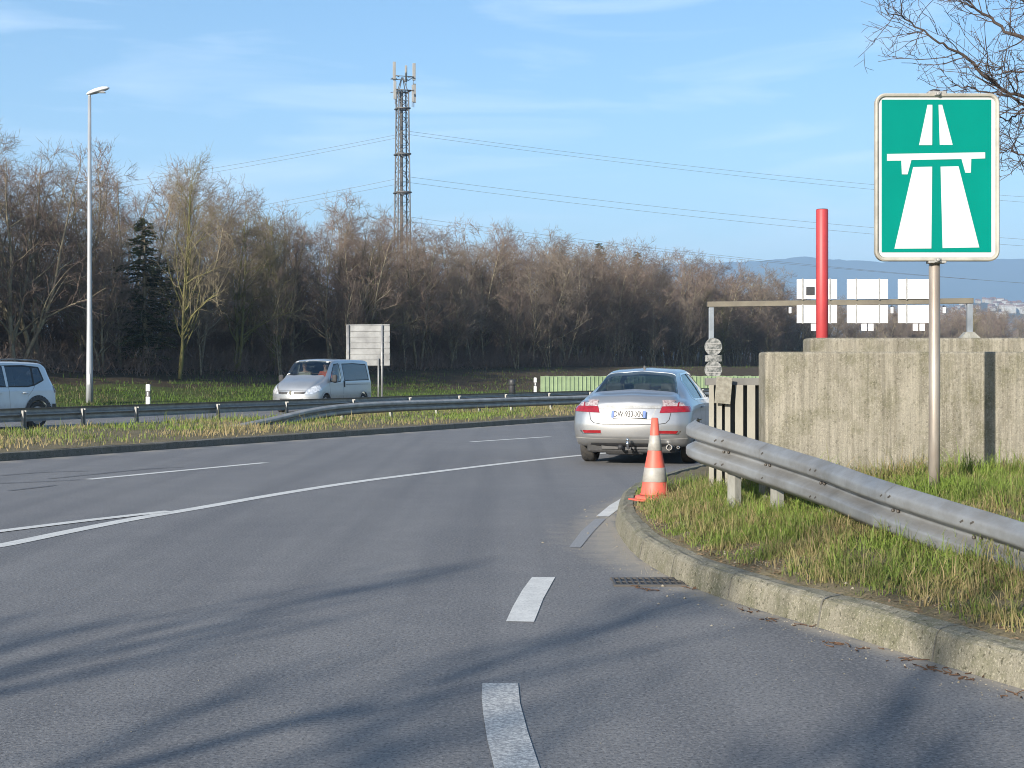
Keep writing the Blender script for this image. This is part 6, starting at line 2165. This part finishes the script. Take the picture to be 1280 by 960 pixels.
    b = MB(); b.lathe([(.175, -.012), (.20, -.012), (.20, .012), (.175, .012)], 24, Matrix.Translation((.42, 1.50, 1.10)) @ Matrix.Rotation(rad(62), 4, 'X'), True)
    b.box((.42, 1.50, 1.10), (.36, .03, .03), None, .006)
    b.build('steering_wheel', M['dark'], root)
    b = MB(); b.box((0, 1.66, 1.62), (.22, .03, .07), None, .01); b.build('rear_view_mirror', M['dark'], root)
    for x, z, y in ((-.60, 1.70, 1.70), (-.22, 1.73, 1.72), (.60, 1.68, 1.68), (-.66, 1.26, 1.12)):
        c.patch('sticker', prism_mesh([(x - .05, y - .035), (x + .05, y - .035), (x + .05, y + .03), (x - .05, y + .03)], 1.0, 2.1, 2), M['plate'], .003, want=lambda p, n: n.z > .1)
    c.finish()
    tag(root, 'silver van with two people in front driving towards us on the far carriageway', 'van')
    Mx = Matrix.Translation(root.location) @ Matrix.Rotation(rad(-19), 4, 'Z')
    p1 = Mx @ Vector((.43, 1.86, .92)); p2 = Mx @ Vector((-.42, 1.9, .90))
    person(p1.x, p1.y, p1.z, 180 - 19, M['hivis'], M['hair_dark'], 'driver in an orange-red jacket at the wheel of the silver van', M['skin'], (.14,))
    person(p2.x, p2.y, p2.z, 180 - 19, M['pale_top'], M['hair_light'], 'passenger in a pale top beside the driver of the silver van', M['skin'], (.18,))
van()

# ---- pale blue-white car leaving the picture at the left; local y=0 is its tail
def suv():
    root = empty('small_suv', (-12.30, 36.6, 0), rad(180 - 25.0))
    keys = [(0.00, .42, .76, .86, .74, 1.02, .60, .0),
            (0.04, .34, .86, .93, .84, 1.15, .66, .0),
            (0.14, .30, .895, .97, .875, 1.40, .66, .01),
            (0.28, .28, .90, .98, .88, 1.60, .655, .015),
            (0.42, .27, .90, .98, .88, 1.655, .66, .02),
            (0.90, .26, .90, .98, .88, 1.675, .67, .02),
            (1.60, .26, .90, .97, .88, 1.68, .68, .02),
            (2.30, .26, .90, .97, .88, 1.66, .68, .02),
            (2.55, .26, .90, .97, .88, 1.60, .69, .02),
            (3.05, .26, .90, .97, .87, 1.12, .76, .02),
            (3.20, .26, .90, .96, .87, 1.07, .77, .02),
            (3.95, .27, .89, .92, .86, 1.00, .74, .02),
            (4.15, .30, .85, .85, .80, .93, .66, .01),
            (4.23, .36, .78, .78, .70, .84, .55, .0)]
    ys = ylist(0, 4.23, 54, [.01, .03, .07, .12, .2, .28, 4.15, 4.2, 4.23])
    tilt = None
    c = Car(root, keys, ys, M['bluewhite'], .10, .25, tilt)
    for y in (.78, 3.35):
        for sx in (-1, 1):
            c.cut(prism_mesh([(y + .38 * math.cos(a), .34 + .40 * math.sin(a)) for a in np.linspace(0, 2 * PI, 24, endpoint=False)], sx * .60, sx * 1.2, 0))
    cav = body_mesh('cavity', keys, [y for y in ys if .3 <= y <= 2.9], inset=.045, bow_r=.1, bow_f=.2)
    bmc = bmesh.new(); bmc.from_mesh(cav)
    for v in bmc.verts:
        if v.co.z < .6: v.co.z = .6
    bmc.to_mesh(cav); bmc.free()
    c.cut(cav)
    win = [(.50, 1.22), (.56, 1.53), (1.1, 1.575), (2.3, 1.555), (2.55, 1.50), (2.95, 1.12), (2.90, 1.07), (1.10, 1.06), (.84, 1.10)]
    c.cut(prism_mesh(win, -1.2, 1.2, 0))
    rw = [(-.58, 1.14), (.58, 1.14), (.52, 1.52), (-.52, 1.52)]
    c.cut(prism_mesh(rw, -.2, .5, 1))
    ws = [(-.60, 2.62), (.60, 2.62), (.70, 3.0), (-.70, 3.0)]
    c.cut(prism_mesh(ws, 1.05, 1.9, 2))
    c.patch('rear_window', prism_mesh(rw, -.2, .5, 1), M['glass_dark'], -.003, want=lambda p, n: n.y < 0)
    c.patch('windscreen', prism_mesh(ws, 1.05, 1.9, 2), M['glass'], -.003, want=lambda p, n: n.z > 0)
    for sx in (-1, 1):
        c.patch('side_window', prism_mesh(win, 0, sx * 1.2, 0), M['glass_dark'], -.003)
        c.line('window_edge', win + win[:1], 0, .035, (.2 * sx, 1.2 * sx), M['black'], .002)
        c.line('door_pillar', [(.88, 1.08), (.82, 1.56)], 0, .05, (.2 * sx, 1.2 * sx), M['black'], .002)
        c.line('door_pillar', [(1.78, 1.06), (1.76, 1.57)], 0, .08, (.2 * sx, 1.2 * sx), M['bluewhite'], .003)
        c.line('door_seam', [(1.72, .40), (1.74, 1.05)], 0, .012, (.4 * sx, 1.2 * sx), M['galv_dull'], .001)
        c.line('door_seam', [(.84, 1.08), (1.12, .82), (1.16, .45)], 0, .012, (.4 * sx, 1.2 * sx), M['galv_dull'], .001)
        for y in (1.12, 2.0):
            b = MB(); b.tube([(sx * .885, y, .90), (sx * .925, y + .03, .905), (sx * .925, y + .17, .905), (sx * .885, y + .20, .90)], .015, 6); b.build('door_handle', M['bluewhite'], root)
        b = MB(); b.box((sx * 1.0, 2.62, 1.13), (.18, .12, .16), None, .05); b.build('wing_mirror', M['chrome'], root)
        b = MB(); b.tube([(sx * .62, .42, 1.655), (sx * .625, .55, 1.71), (sx * .63, 1.4, 1.735), (sx * .63, 2.2, 1.715), (sx * .62, 2.38, 1.665)], .018, 6); b.build('roof_rail', M['galv'], root)
        for y in (.78, 3.35):
            c.line('arch_cladding', [(y + .425 * math.cos(a), .34 + .445 * math.sin(a)) for a in np.linspace(-.2, PI + .2, 16)], 0, .12, (.5 * sx, 1.2 * sx), M['dark'], .015)
        c.line('sill_cladding', [(1.2, .36), (2.95, .36)], 0, .12, (.5 * sx, 1.2 * sx), M['dark'], .012)
        c.patch('tail_lamp', prism_mesh([(sx * .66, .90), (sx * .66, 1.06), (sx * .92, 1.08), (sx * .92, .90)], -.2, .20, 1), M['lamp_red'], .012, want=lambda p, n: True)
    c.patch('rear_bumper', prism_mesh([(-.95, .30), (-.95, .62), (.95, .62), (.95, .30)], -.2, .30, 1), M['dark'], .012)
    b = MB(); b.box((0, 2.1, .30), (1.4, 3.9, .14), None, .03); b.build('underbody', M['black'], root)
    for y, sx in ((.78, -1), (.78, 1), (3.35, -1), (3.35, 1)):
        wheel(root, sx * .78, y, .345, .22, 5, sx)
    for x in (-.38, .38):
        for y in (.75, 1.75):
            b = MB(); b.box((x, y, .95), (.46, .14, .55), None, .05); b.box((x, y - .02, 1.28), (.25, .09, .15), None, .04); b.build('seat', M['seat_grey'], root)
    c.finish()
    tag(root, 'pale blue-white small car with roof rails cut off by the left edge', 'car')
suv()
